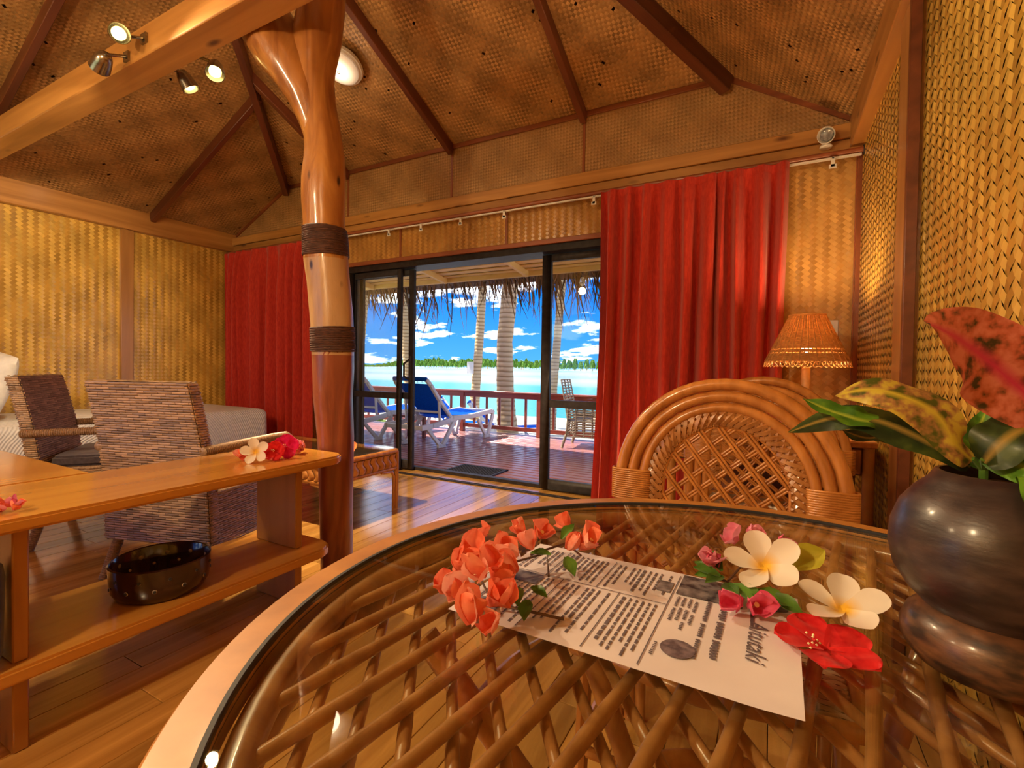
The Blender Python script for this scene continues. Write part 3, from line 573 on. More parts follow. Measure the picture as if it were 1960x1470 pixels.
# palms on the beach (crowns stand above the frame and shade the deck)
cv, cc = palm_crown(11, 15, 3.2, 9, .62); crown_me = fast_mesh('crown', cv, np.arange(len(cv)).reshape(-1, 4), M['foliage'], cc)
def palm(pts, rads, label, crown=True):
    base = pts[0]; o = T(empty('coconut_palm', base), label, 'palm tree', 'palms standing on the beach')
    P = []; rr = []
    for i in range(len(pts) - 1):
        for k in range(6): t_ = k / 6; P.append(Vector(pts[i]).lerp(Vector(pts[i + 1]), t_)); rr.append((rads[i] + (rads[i + 1] - rads[i]) * t_) * (1 + .05 * (k % 2)))
    P.append(Vector(pts[-1])); rr.append(rads[-1]); MB().tube(P, rr, 14).build('trunk', M['trunk'], o, smooth=60)
    if crown: c_ = obj('crown', crown_me, o, tuple(Vector(pts[-1]) - Vector(base))); c_.rotation_euler = (0, 0, random.uniform(0, 6))
palm([(-4.55, 8.62, -.85), (-4.72, 8.62, -.45), (-4.80, 8.66, .1), (-4.86, 8.70, .66), (-4.90, 8.72, 1.6), (-4.78, 8.70, 2.7), (-4.5, 8.7, 4.6), (-3.7, 8.8, 6.6)], [.36, .24, .19, .175, .16, .165, .15, .13], 'thick leaning coconut palm trunk with ringed bark behind the railing')
palm([(-7.72, 11.9, -.9), (-7.60, 11.85, .5), (-7.52, 11.9, 2.0), (-7.46, 11.93, 3.5), (-7.6, 12.2, 10.0)], [.17, .13, .12, .115, .1], 'slim mottled coconut palm trunk with a white sign fixed to it')
palm([(-5.64, 12.85, -.9), (-5.60, 12.88, .5), (-5.52, 12.95, 2.0), (-5.44, 13.03, 3.5), (-4.6, 14, 13.0)], [.15, .12, .11, .11, .1], 'slim grey coconut palm trunk seen through the closed glass leaf with the chair')
palm([(-9.24, 10.9, -.9), (-9.28, 10.9, .75), (-9.40, 10.85, 2.0), (-9.50, 10.83, 3.5), (-12.8, 12.5, 12.5)], [.2, .15, .13, .12, .1], 'pale coconut palm trunk seen between the two stacked door stiles')
palm([(-9.3, 8.7, -.9), (-9.2, 8.72, .4), (-9.1, 8.75, 1.6), (-9.0, 8.8, 2.8), (-8.9, 8.5, 7.5)], [.22, .17, .15, .14, .12], 'coconut palm trunk beside the veranda end, next to the lounger behind glass')
one('notice_sign', MB().box((-7.70, 11.70, 1.05), (.22, .02, .34)), M['white'], (-7.70, 11.74, .88), 'small white notice board fixed to a slim palm', 'sign')
# green shrub beyond the deck end
for i, (X, Y, s_) in enumerate(((-8.3, 8.3, .6), (-10.9, 9.4, .8), (-7.0, 8.2, .5))):
    o = T(empty('beach_shrub', (X, Y, -.9)), ('bright green beach shrub seen under the lounger', 'green shrub at the deck end by the palm', 'low green shrub below the deck railing')[i], 'shrub'); obj('crown', bl[i], o, scale=(s_, s_, s_ * 1.1))

# ---- sun lounger
def lounger():
    o = empty('sun_lounger', (0, 0, 0))
    for s in (-1, 1):
        x = s * .33
        pr = [(0, .05, .33), (0, .3, .34), (0, .72, .38), (0, .8, .41), (0, 1.3, .40), (0, 1.95, .44), (0, 2.02, .40)]
        mb = MB(); P = [(x, p[1], p[2]) for p in pr]
        for a_, b_ in zip(P[:-1], P[1:]): mb.beam(a_, b_, .045, .075)
        mb.build('side_rail', M['plastic'], o, bevel=.008, world=False)
        for ya, yf, yb in ((.18, .52, .86), (1.52, 1.80, 2.0)):
            mb = MB(); mb.beam((x, ya, .32), (x, yf - .03, .03), .04, .055); mb.beam((x, yb, .38), (x, yf + .03, .03), .04, .07); mb.bb(x - .02, x + .02, yf - .09, yf + .09, 0, .05); mb.build('leg', M['plastic'], o, bevel=.006, world=False)
    for q in ((.06, .11, .30, .36), (1.96, 2.03, .38, .46)): MB().bb(-.33, .33, *q).build('cross_bar', M['plastic'], o, bevel=.008, world=False)
    MB().grid(lambda u, v: (-.30 + .6 * u, .78 + 1.2 * v, .425 + .03 * v - .03 * math.sin(math.pi * u)), 8, 10).build('seat_sling', M['sling'], o, world=False)
    hinge = (.80, .42); tp = (.16, 1.00)
    for s in (-1, 1):
        mb = MB(); x = s * .315; P = [(x, .80, .40), (x, .5, .68), (x, .27, .93), (x * .93, .19, 1.01)]
        for a_, b_ in zip(P[:-1], P[1:]): mb.beam(a_, b_, .045, .06)
        mb.build('back_frame', M['plastic'], o, bevel=.01, world=False)
        MB().beam((x, .47, .70), (x, .50, .36), .03, .035).build('back_brace', M['plastic'], o, bevel=.004, world=False)
    MB().beam((-.31, .19, 1.01), (.31, .19, 1.01), .06, .06).build('head_bar', M['sling'], o, bevel=.015, world=False)
    MB().beam((-.31, .49, .52), (.31, .49, .52), .035, .035).build('back_bar', M['plastic'], o, bevel=.01, world=False)
    MB().grid(lambda u, v: (-.29 + .58 * u, .79 - .55 * v + .04 * math.sin(math.pi * u), .44 + .50 * v + .03 * math.sin(math.pi * v)), 8, 10).build('back_sling', M['sling'], o, world=False)
    mb = MB()
    for i in range(8): mb.tube([(-.26 + i * .075, .235, .955), (-.24 + i * .075, .205, .99)], .004, 5)
    stuff(mb.build('lacing', M['plastic'], o, world=False))
    return o
LG = 'blue and white resin sun loungers'
l1 = lounger(); l1.location = (-4.60, 5.22, DK); T(l1, 'blue sling sun lounger with white resin frame in the open doorway, facing the lagoon', 'sun lounger', LG)
def more_lounger(loc, rz, label): c_ = copy_tree(l1); c_.location = loc; c_.rotation_euler = (0, 0, rz); c_['label'] = label
more_lounger((-5.86, 5.25, DK), R(3), 'blue sling sun lounger with white frame behind the stacked door leaves')
more_lounger((-6.5, 9.5, -.78), R(-60), 'blue sun lounger standing on the sand, backrest up, seen through the balusters')
more_lounger((-8.3, 10.6, -.8), R(-95), 'blue sun lounger on the sand, only its end showing past the doorway lounger')
st_ = T(empty('low_side_table', (-5.25, 6.2, DK)), 'small brown timber side table between the two deck loungers', 'table')
MB().bb(-.2, .2, -.2, .2, .36, .40).build('table_top', M['rail'], st_, bevel=.005, world=False)
for a_ in (-.16, .16):
    for b_ in (-.16, .16): MB().bb(a_ - .025, a_ + .025, b_ - .025, b_ + .025, 0, .36).build('leg', M['rail'], st_, bevel=.003, world=False)

# ---- open-weave garden chair and outdoor table
gc = T(empty('garden_chair', (-2.50, 7.05, DK), R(-84)), 'weathered open-weave wicker garden chair by the deck railing', 'chair')
gm = noisy('weathered wicker', (.24, .17, .11), (.42, .32, .22), (20, 20, 20), rough=.6)
def ladder(name, p00, p10, p11, p01, nr, nc, r, parent):
    p00, p10, p11, p01 = map(Vector, (p00, p10, p11, p01)); f_ = lambda u, v: (p00 * (1 - u) + p10 * u) * (1 - v) + (p01 * (1 - u) + p11 * u) * v
    mb = MB()
    for i in range(nr): v = i / (nr - 1); mb.tube([f_(k / 4, v) for k in range(5)], r, 5)
    for j in range(nc): u = j / (nc - 1); mb.tube([f_(u, k / 4) for k in range(5)], r * 1.1, 5)
    return mb.build(name, gm, parent, world=False)
ladder('backrest', (-.28, -.22, .42), (.28, -.22, .42), (.24, -.34, 1.02), (-.24, -.34, 1.02), 15, 4, .011, gc); ladder('side_panel', (-.29, -.22, .18), (-.29, .28, .18), (-.29, .28, .60), (-.29, -.22, .60), 12, 5, .011, gc)
ladder('side_panel', (.29, -.22, .18), (.29, .28, .18), (.29, .28, .60), (.29, -.22, .60), 12, 5, .011, gc); ladder('front_panel', (-.29, .28, .18), (.29, .28, .18), (.29, .28, .42), (-.29, .28, .42), 7, 5, .011, gc)
ladder('rear_panel', (-.29, -.24, .18), (.29, -.24, .18), (.29, -.22, .42), (-.29, -.22, .42), 7, 5, .011, gc); MB().bb(-.28, .28, -.22, .28, .40, .42).build('seat', gm, gc, world=False)
for a_ in (-1, 1):
    for b_, q in ((-.24, -.30), (.28, .30)): MB().tube([(a_ * .28, b_, .2), (a_ * .30, q, 0)], .022, 8).build('leg', gm, gc, world=False)
ot = T(empty('outdoor_table', (-1.62, 7.0, DK)), 'reddish timber outdoor table at the railing beside the garden chair', 'table')
MB().bb(-.55, .55, -.35, .35, .72, .76).build('table_top', M['rail'], ot, bevel=.005, world=False)
for a_ in (-.45, .45):
    for b_ in (-.27, .27): MB().bb(a_ - .03, a_ + .03, b_ - .03, b_ + .03, 0, .72).build('leg', M['rail'], ot, bevel=.003, world=False)
# ------------------------------------------------------------------ log post
RV = Vector((math.cos(YAW), math.sin(YAW), 0))               # sideways in the post's own bend plane
PB = Vector((-1.96, 1.74, 0)); kpx = 2.46 / 923
prof = [(1130, 640, 60), (1060, 639, 58), (1000, 638, 60), (900, 637, 64), (840, 637, 67), (760, 632, 72), (700, 633, 76), (672, 632, 77), (630, 631, 77), (600, 629, 78), (540, 623, 77), (500, 618, 80), (460, 616, 78), (430, 613, 74), (380, 611, 79), (340, 611, 79), (300, 612, 72), (250, 606, 67), (200, 596, 66), (150, 586, 76), (82, 592, 88), (20, 600, 84), (-150, 606, 80), (-385, 610, 80)]
def pz(y): return CAMH - (y - 697) * kpx
pp = [(pz(y), (cx - 637) * kpx, wd / 2 * kpx) for y, cx, wd in prof]; pp[0] = (0.0, pp[0][1], pp[0][2])
zs_ = [p[0] for p in pp]
def pole_at(z): 
    return float(np.interp(z, zs_, [p[1] for p in pp])), float(np.interp(z, zs_, [p[2] for p in pp]))
def bark(name, dark, mid, light, gl=.35):
    m, t, b = nodes(name); setp(b, .34, 0, .5, gl, .12)
    mp = coords(t, (6, 6, 1.1), rnd=False); nz = t.nodes.new('ShaderNodeTexNoise'); nz.inputs['Scale'].default_value = 1.6; nz.inputs['Detail'].default_value = 6; nz.inputs['Distortion'].default_value = 1.2; t.links.new(mp.outputs[0], nz.inputs['Vector'])
    rp = t.nodes.new('ShaderNodeValToRGB'); t.links.new(nz.outputs['Fac'], rp.inputs[0]); e = rp.color_ramp.elements; e[0].position = .3; e[0].color = (*dark, 1); e[1].position = .75; e[1].color = (*light, 1); q = e.new(.5); q.color = (*mid, 1)
    mk = coords(t, (9, 9, 4), rnd=False); vo = t.nodes.new('ShaderNodeTexVoronoi'); vo.inputs['Scale'].default_value = 1; t.links.new(mk.outputs[0], vo.inputs['Vector'])
    kr = t.nodes.new('ShaderNodeValToRGB'); t.links.new(vo.outputs['Distance'], kr.inputs[0]); k = kr.color_ramp.elements; k[0].position = .05; k[0].color = (1, 1, 1, 1); k[1].position = .13; k[1].color = (0, 0, 0, 1)
    mx = t.nodes.new('ShaderNodeMix'); mx.data_type = 'RGBA'; t.links.new(kr.outputs[0], mx.inputs[0]); t.links.new(rp.outputs[0], mx.inputs[6]); mx.inputs[7].default_value = (.04, .012, .008, 1)
    t.links.new(mx.outputs[2], b.inputs['Base Color']); bump(t, b, nz.outputs['Fac'], .35, .02); return m
M['log_low'] = bark('reddish log', (.13, .03, .018), (.24, .06, .03), (.36, .12, .05)); M['log_mid'] = bark('pale stripped log', (.34, .19, .10), (.44, .27, .14), (.52, .33, .18), .2); M['log_up'] = bark('varnished amber log', (.22, .07, .016), (.38, .15, .035), (.56, .27, .07), .6)
lp = T(empty('log_post', PB), 'gnarled varnished log post with two dark cord lashings beside the open shelf', 'post')
def log_piece(name, z0, z1, m, grow=0.0, n=28, steps=None, seed=0):
    r = random.Random(seed); mb = MB(); k = steps or max(4, int((z1 - z0) / .05)); ph = [r.uniform(0, 6) for _ in range(4)]
    def fn(u, v):
        z = z0 + (z1 - z0) * v; ox, rr = pole_at(z); a = u * 2 * math.pi
        f_ = 1 + .045 * math.sin(3 * a + 1.7 * z + 1) + .03 * math.sin(5 * a - 2.3 * z) ; rr = rr * f_ + grow
        q = RV * (ox + rr * math.cos(a)) + Vector((-RV.y, RV.x, 0)) * rr * math.sin(a); return (q.x, q.y, z)
    mb.grid(fn, n, k); return mb.build(name, m, lp, smooth=80, world=False)
zA0, zA1, zB0, zB1 = pz(672), pz(627), pz(492), pz(440)
log_piece('trunk', 0.0, zA0 + .02, M['log_low']); log_piece('trunk', zA0 - .02, zB0 + .02, M['log_mid']); log_piece('trunk', zB0 - .02, 3.93, M['log_up'])
M['cord'] = noisy('dark coir cord', (.045, .018, .014), (.10, .04, .028), (40, 40, 160), 3, .7, bmp=.4)
def lashing(z0, z1):
    mb = MB(); n = int((z1 - z0) / .0075)
    for i in range(n):
        z = z0 + (i + .5) * (z1 - z0) / n; ox, rr = pole_at(z); P = []
        for k in range(26):
            a = k / 26 * 2 * math.pi; q = RV * (ox + (rr * (1 + .045 * math.sin(3 * a + 1.7 * z + 1) + .03 * math.sin(5 * a - 2.3 * z)) + .003) * math.cos(a)) + Vector((-RV.y, RV.x, 0)) * (rr * (1 + .045 * math.sin(3 * a + 1.7 * z + 1)) + .004) * math.sin(a)
            P.append((q.x, q.y, z + .004 * math.sin(a + i)))
        mb.tube(P, .0052, 5, closed=True)
    stuff(mb.build('cord_lashing', M['cord'], lp, world=False))
lashing(zA0, zA1); lashing(zB0, zB1)
# forked branch leaving the trunk to the left, above the lashings
br = []; brr = []
for t_, (px, py, wd) in enumerate([(604, 310, 34), (595, 245, 58), (580, 192, 74), (556, 145, 88), (524, 98, 104), (480, 30, 104), (440, -40, 90), (405, -130, 78), (375, -280, 66), (355, -402, 58)]):
    q = RV * ((px - 637) * kpx); rad = wd / 2 * kpx; need = max(0, 1.446 + rad - (PB.y + q.y)) if t_ > 2 else 0   # the fork leans against the side of the tie beam, not through it
    br.append((q.x - math.tan(YAW) * need, q.y + need, pz(py))); brr.append(rad)
MB().tube(br, brr, 18).build('branch', M['log_up'], lp, smooth=80, world=False)

# ------------------------------------------------------------------ curtains and their rail
cr_ = T(empty('curtain_rail', (-2.8, 3.64, 2.44)), 'brown curtain pole running the width of the door wall under the beam', 'curtain rail')
MB().tube([(XL + .02, 3.64, 2.452), (XR - .01, 3.64, 2.452)], .017, 12).build('pole', M['trim'], cr_); MB().bb(XL + .03, XR - .02, 3.632, 3.650, 2.418, 2.430).build('white_track', M['white'], cr_)
for X in (-3.35, -2.95, -2.5, -2.05, -1.25, .30):
    mb = MB(); mb.bb(X - .011, X + .011, 3.60, 3.605, 2.36, 2.42); mb.bb(X - .02, X + .02, 3.60, 3.606, 2.35, 2.375); mb.bb(X - .006, X + .006, 3.60, 3.64, 2.41, 2.418); mb.build('track_glider', M['white'], cr_)
MB().tube([(XR - .012, 3.64, 2.452), (XR - .002, 3.64, 2.452)], .03, 12).build('end_socket', M['rubber'], cr_)
def curtain(name, x0, x1, y, folds, amp, seed, label, flare=0.0, z0=.02, z1=2.437):
    r = random.Random(seed); ws = [r.uniform(.55, 1.5) for _ in range(folds)]; tot = sum(ws); cum = [0]
    for q in ws: cum.append(cum[-1] + q / tot)
    am = [r.uniform(.55, 1.15) for _ in range(folds)]; sk = [r.uniform(-.3, .3) for _ in range(folds)]
    nu = folds * 16
    def fn(u, v):
        i = min(folds - 1, int(np.searchsorted(cum, u, 'right') - 1)); f_ = (u - cum[i]) / (cum[i + 1] - cum[i])
        a = amp * am[i] * (0.55 + .45 * min(1, v * 5)) * (1 + .2 * math.sin(v * 3 + i)); s = math.sin(2 * math.pi * f_); c = math.cos(2 * math.pi * f_)
        xx = x0 + (x1 - x0) * u + .018 * sk[i] * s + flare * (1 - u) * v * v * -1 + .012 * math.sin(v * 4 + i * 1.7) * min(1, v * 3)
        yy = y + a * s + .15 * a * math.sin(4 * math.pi * f_ + i); pin = max(0, 1 - v * 22); yy = y + (yy - y) * (1 - .55 * pin)
        return (xx, yy, z1 - (z1 - z0) * v)
    mb = MB(); mb.grid(fn, nu, 30); o = T(empty(name, ((x0 + x1) / 2, y, z0)), label, 'curtain', 'red door curtains')
    mb.build('cloth', M['curtain'], o, smooth=70)
    hd = MB(); hd.grid(lambda u, v: tuple(Vector(fn(u, .002 + .02 * v)) + Vector((0, -.004, 0))), nu, 1); hd.build('heading_tape', M['curtain'], o, smooth=70)
curtain('curtain', -1.19, .065, 3.595, 10, .085, 5, 'bright red curtain gathered beside the table lamp, floor length', .03)
curtain('curtain', -6.05, -4.42, 3.60, 10, .085, 9, 'bright red curtain hanging in the corner behind the white daybed', -.05)

# ------------------------------------------------------------------ little things on the door wall
ws_ = T(empty('wall_spotlight', (.265, 3.650, 2.50)), 'small white swivel spotlight mounted on the beam over the curtain rail', 'spotlight')
MB().lathe([(.032, 0), (.036, .008), (.03, .02), (.018, .03)], 20).build('base', M['white'], ws_, world=False)
hdm = MB().lathe([(.012, -.05), (.03, -.045), (.045, -.01), (.05, .02), (.047, .022), (.04, .0), (.02, -.02)], 24).mesh('head', M['white']); h_ = obj('head', hdm, ws_, (0, -.040, .066), (R(112), 0, R(-18)))
obj('lens', MB().lathe([(.0, .004), (.02, .004), (.036, .0), (.036, -.006), (0, -.006)], 24).mesh('lens', noisy('grey lens', (.12, .12, .14), (.3, .3, .32), (60, 60, 60), rough=.1)), h_, (0, 0, .01))
sw = T(empty('light_switch', (.322, YF - .012, 1.35)), 'cream light switch plate on the woven wall behind the lamp', 'switch')
MB().bb(-.042, .042, -.006, .006, -.066, .066).build('plate', M['white'], sw, bevel=.003, world=False); MB().bb(-.012, .012, -.012, -.006, -.05, -.02).build('rocker', M['white'], sw, bevel=.002, world=False)

# ------------------------------------------------------------------ lamps
WARM = (1.0, .72, .40)
def lamp(name, kind, loc, energy, color=WARM, parent=None, **k):
    d_ = bpy.data.lights.new(name, kind); d_.energy = energy; d_.color = color
    for a_, b_ in k.items(): setattr(d_, a_, b_)
    o = bpy.data.objects.new(name, d_); COL.objects.link(o); o.location = loc; o.parent = parent; return o
bulb_m = glow('lit halogen', (1.0, .72, .22), 5.0)
def spot(loc, aim, label, energy, stem_to, size=72, on=True):
    o = T(empty('track_spotlight', loc), label, 'spotlight', 'spotlights on the tie beam'); d_ = (Vector(aim) - Vector(loc)).normalized(); q = d_.to_track_quat('-Z', 'Y')
    hd_ = obj('shade', MB().lathe([(.012, .075), (.026, .068), (.036, .045), (.042, .015), (.046, -.02), (.0475, -.03), (.044, -.03), (.040, 0), (.03, .03), (.01, .05)], 24).mesh('shade', M['chrome']), o); hd_.rotation_mode = 'QUATERNION'; hd_.rotation_quaternion = q
    obj('bulb', MB().lathe([(0, -.026), (.02, -.024), (.03, -.016), (.03, .0), (.018, .02), (0, .024)], 18).mesh('bulb', bulb_m), hd_)
    rel = Vector(stem_to) - Vector(loc); b_ = d_ * -.07
    mb = MB(); mb.tube([tuple(b_), tuple(b_ * .5 + rel * .5), tuple(rel)], .008, 8); mb.build('stem', M['chrome'], o, world=False)
    c_ = MB(); c_.box(tuple(rel), (.05, .012, .05)); c_.build('bracket', M['chrome'], o, world=False)
    l_ = lamp('spot_light', 'SPOT', tuple(d_ * .035), energy, WARM, o, spot_size=R(size), spot_blend=.6, shadow_soft_size=.03); l_.rotation_mode = 'QUATERNION'; l_.rotation_quaternion = q; return o
E_SP = 130
spot((-3.10, 1.20, 2.62), (-6.1, 1.45, 1.3), 'steel spotlight with glowing yellow rim, aimed at the woven side wall', 130, (-3.06, 1.294, 2.70))
spot((-2.96, 1.55, 2.66), (-2.2, 2.9, 0), 'steel spotlight turned down, hung on the door side of the tie beam', 380, (-3.02, 1.456, 2.72))
spot((-2.70, 1.55, 2.665), (-1.7, .9, .8), 'lit steel spotlight showing its round bulb, hung beside the log post branch', 55, (-2.78, 1.456, 2.73))
spot((-2.92, 1.20, 2.72), (.47, .45, 1.5), 'lit steel spotlight set highest on the tie beam, beside the one with yellow rim', 160, (-2.88, 1.294, 2.74))
ol = T(empty('ceiling_light', (-3.12, 2.80, zf(2.80) - .02)), 'round frosted white ceiling light on the woven mat behind the log post', 'ceiling light'); ol.rotation_euler = (math.atan(-SF_), 0, 0)
MB().lathe([(.165, 0), (.175, -.012), (.17, -.035), (.15, -.045)], 40).build('rim', M['white'], ol, world=False); MB().lathe([(.15, -.03), (.148, -.06), (.12, -.082), (.06, -.094), (0, -.097)], 40).build('diffuser', glow('frosted diffuser', (1, .8, .55), .12, (.85, .8, .72)), ol, world=False)
MB().lathe([(.012, -.095), (.012, -.104), (.004, -.108), (0, -.108)], 12).build('finial', M['chrome'], ol, world=False)
lamp('ceiling_glow', 'POINT', (0, 0, -.18), 2.5, (1, .75, .5), ol, shadow_soft_size=.08)
# added globe lamps, unseen behind the viewer, to brighten the room
gl_m = glow('opal globe', (1.0, .66, .34), 2.0)
def globe(loc, e_, label):
    o = T(empty('fill_pendant', loc), label, 'pendant lamp', 'added unseen fill lamps'); ztop = min(zl(loc[0]), zr(loc[0])) if loc[0] < XR else 2.66
    MB().lathe([(0, -.065), (.03, -.058), (.054, -.036), (.065, 0), (.054, .04), (.034, .08), (.03, .108)], 24).build('globe', gl_m, o, world=False); MB().tube([(0, 0, .1), (0, 0, ztop - loc[2])], .004, 6).build('flex', M['rubber'], o, world=False); MB().lathe([(.035, .10), (.035, .15), (.01, .17)], 16).build('cap', M['chrome'], o, world=False)
    lamp('fill_light', 'POINT', (0, 0, -.16), e_, WARM, o, shadow_soft_size=.07)
globe((-1.3, -1.0, 2.35), 105, 'added opal pendant lamp, unseen, brightening the dining end of the room'); globe((-3.2, -.9, 2.7), 70, 'added opal pendant lamp, unseen, brightening the room from the back window side')

# ------------------------------------------------------------------ open shelf unit
sh = T(empty('open_shelf', (-1.99, .9, 0)), 'low open timber shelf unit with thick rounded boards dividing the room', 'shelf')
def rounded(x0, x1, y0, y1, r, corners):
    P = []
    for (cx, cy, a0, key) in ((x1, y1, 0, 'tr'), (x0, y1, 90, 'tl'), (x0, y0, 180, 'bl'), (x1, y0, 270, 'br')):
        if key in corners:
            ox = cx - r if cx == x1 else cx + r; oy = cy - r if cy == y1 else cy + r
            P += [(ox + r * math.cos(R(a0 + k * 15)), oy + r * math.sin(R(a0 + k * 15))) for k in range(7)]
        else: P.append((cx, cy))
    return P
MB().prism(rounded(-2.245, -1.745, -.35, 1.63, .09, ('tr', 'tl')), .622, .66).build('top_board', M['shelf'], sh, bevel=.008, segs=2)
MB().prism([(-3.9, .35), (-2.247, .35), (-2.247, .84), (-3.9, .84)], .622, .66).build('return_board', M['shelf'], sh, bevel=.008, segs=2)
MB().prism(rounded(-2.22, -1.76, -.35, 1.58, .10, ('tr', 'tl')), .208, .25).build('lower_board', M['shelf'], sh, bevel=.008, segs=2)
def upright(x0, x1, y0, y1, z0, z1): MB().bb(x0, x1, y0, y1, z0, z1).build('upright', M['shelf_z'], sh, bevel=.004)
upright(-2.14, -1.86, 1.43, 1.465, .25, .622); upright(-2.14, -1.86, 1.43, 1.465, 0, .208)
upright(-2.20, -1.80, .50, .535, .25, .622); upright(-2.20, -1.80, .50, .535, 0, .208); upright(-3.85, -3.82, .4, .8, 0, .622)
bin_ = T(empty('waste_bin', (-1.845, .407, .25)), 'dark navy round bin standing on the lower shelf board', 'bin')
MB().lathe([(.075, 0), (.085, .04), (.09, .24), (.085, .272), (.08, .272), (.082, .05), (0, .02)], 28).build('body', M['navy'], bin_, world=False)
bo = T(empty('ceramic_bowl', (-1.95, .935, .25)), 'glossy black brown ceramic bowl pierced with small holes on the lower shelf', 'bowl')
MB().lathe([(.115, 0), (.135, .006), (.148, .03), (.152, .07), (.155, .118), (.150, .122), (.146, .118), (.143, .06), (.13, .018), (0, .012)], 56).build('body', M['ceramic'], bo, world=False, smooth=50)
hm = MB().lathe([(.0, .003), (.0045, .002), (.0075, 0), (.0085, -.002), (.0085, -.006)], 10).mesh('hole', M['ceramic_in']); hm2 = MB().lathe([(.0, .0045), (.0048, .0042), (.0055, .001)], 10).mesh('hole_core', M['rubber'])
for i in range(22):
    a = i * 2 * math.pi / 22; zz = .085 if i % 2 else .05
    for rr, sg in ((.1515 if i % 2 else .150, 1), (.1435 if i % 2 else .1415, -1)):
        h_ = obj('hole', hm, bo, (rr * math.cos(a), rr * math.sin(a), zz)); h_.rotation_euler = Vector((sg * math.cos(a), sg * math.sin(a), 0)).to_track_quat('Z', 'Y').to_euler()
        if sg > 0: obj('hole_core', hm2, h_)

# ------------------------------------------------------------------ wicker armchairs
def wick_patch(acc, p00, p10, p11, p01, rowh=.0115, stake=.036, bulge=.0075, nrm=None, bow=0.0):
    p00, p10, p11, p01 = [np.array(p, float) for p in (p00, p10, p11, p01)]
    wid = (np.linalg.norm(p10 - p00) + np.linalg.norm(p11 - p01)) / 2; hgt = (np.linalg.norm(p01 - p00) + np.linalg.norm(p11 - p10)) / 2
    nr = max(2, int(hgt / rowh)); nk = max(2, int(wid / stake)); Nn = np.cross(p10 - p00, p01 - p00); Nn /= np.linalg.norm(Nn)
    if nrm is not None and np.dot(Nn, nrm) < 0: Nn = -Nn
    I, K = np.meshgrid(np.arange(nr), np.arange(-1, nk + 1), indexing='ij'); ok = ((I + K) % 2 == 0); I = I[ok]; K = K[ok]; k = len(I)
    V_ = np.zeros((k, 9, 3)); hl = .98 / nk; hh = .43 / nr; jz = rng.normal(0, .10, k)
    for q in range(9):
        s = q % 3 - 1; t = q // 3 - 1
        u = np.clip((K + .5) / nk + s * hl, 0, 1); v = np.clip((I + .5 + jz * .4) / nr + t * hh, 0, 1)
        P = (p00 * ((1 - u) * (1 - v))[:, None] + p10 * (u * (1 - v))[:, None] + p11 * (u * v)[:, None] + p01 * ((1 - u) * v)[:, None])
        h = bulge * ((1 - .85 * s * s) * (1 - .8 * t * t)); V_[:, q] = P + Nn * (h + .001 + bow * np.sin(np.pi * u)[:, None] * np.sin(np.pi * v)[:, None])
    col = np.array([.36, .235, .145]) * (1 + .8 * (rng.random(k) - .5))[:, None]; b = np.arange(k)[:, None] * 9
    Fq = np.concatenate([b + np.array(q) for q in ((0, 1, 4, 3), (1, 2, 5, 4), (3, 4, 7, 6), (4, 5, 8, 7))])
    p = V_[0][[0, 1, 4]]; 
    if np.dot(np.cross(V_[0][1] - V_[0][0], V_[0][4] - V_[0][1]), Nn) < 0: Fq = Fq[:, ::-1]
    acc.append((V_.reshape(-1, 3), Fq, np.repeat(col, 9, 0)))
def wick_build(name, acc, parent):
    n = 0; Vs = []; Fs = []; Cs = []
    for v_, f_, c_ in acc: Vs.append(v_); Fs.append(f_ + n); Cs.append(c_); n += len(v_)
    return stuff(obj(name, fast_mesh(name, np.concatenate(Vs), np.concatenate(Fs), M['wicker'], np.concatenate(Cs), True), parent))
def hexa(mb, b0, b1, t0, t1):
    """solid between bottom quad and top quad (each 4 pts)"""
    return mb.add(list(b0) + list(t0), [(3, 2, 1, 0), (4, 5, 6, 7), (0, 1, 5, 4), (1, 2, 6, 5), (2, 3, 7, 6), (3, 0, 4, 7)])
def wrapped(name, pts, r, parent, pitch=.010):
    mb = MB(); P = [Vector(p) for p in pts]; L_ = [0]
    for a_, b_ in zip(P[:-1], P[1:]): L_.append(L_[-1] + (b_ - a_).length)
    n = int(L_[-1] / pitch); V_ = []
    rs = []; Q = []
    for i in range(n * 2 + 1):
        s = L_[-1] * i / (n * 2); k = max(0, min(len(P) - 2, int(np.searchsorted(L_, s, 'right') - 1))); f_ = (s - L_[k]) / max(1e-6, L_[k + 1] - L_[k]); Q.append(P[k].lerp(P[k + 1], f_)); rs.append(r * (1.0 if i % 2 else .86))
    mb.tube(Q, rs, 9); return mb.build(name, M['wicker_wrap'], parent, smooth=60, world=False)
M['wicker_wrap'] = noisy('wrapped wicker', (.22, .13, .075), (.40, .26, .16), (120, 120, 120), 2, .4)
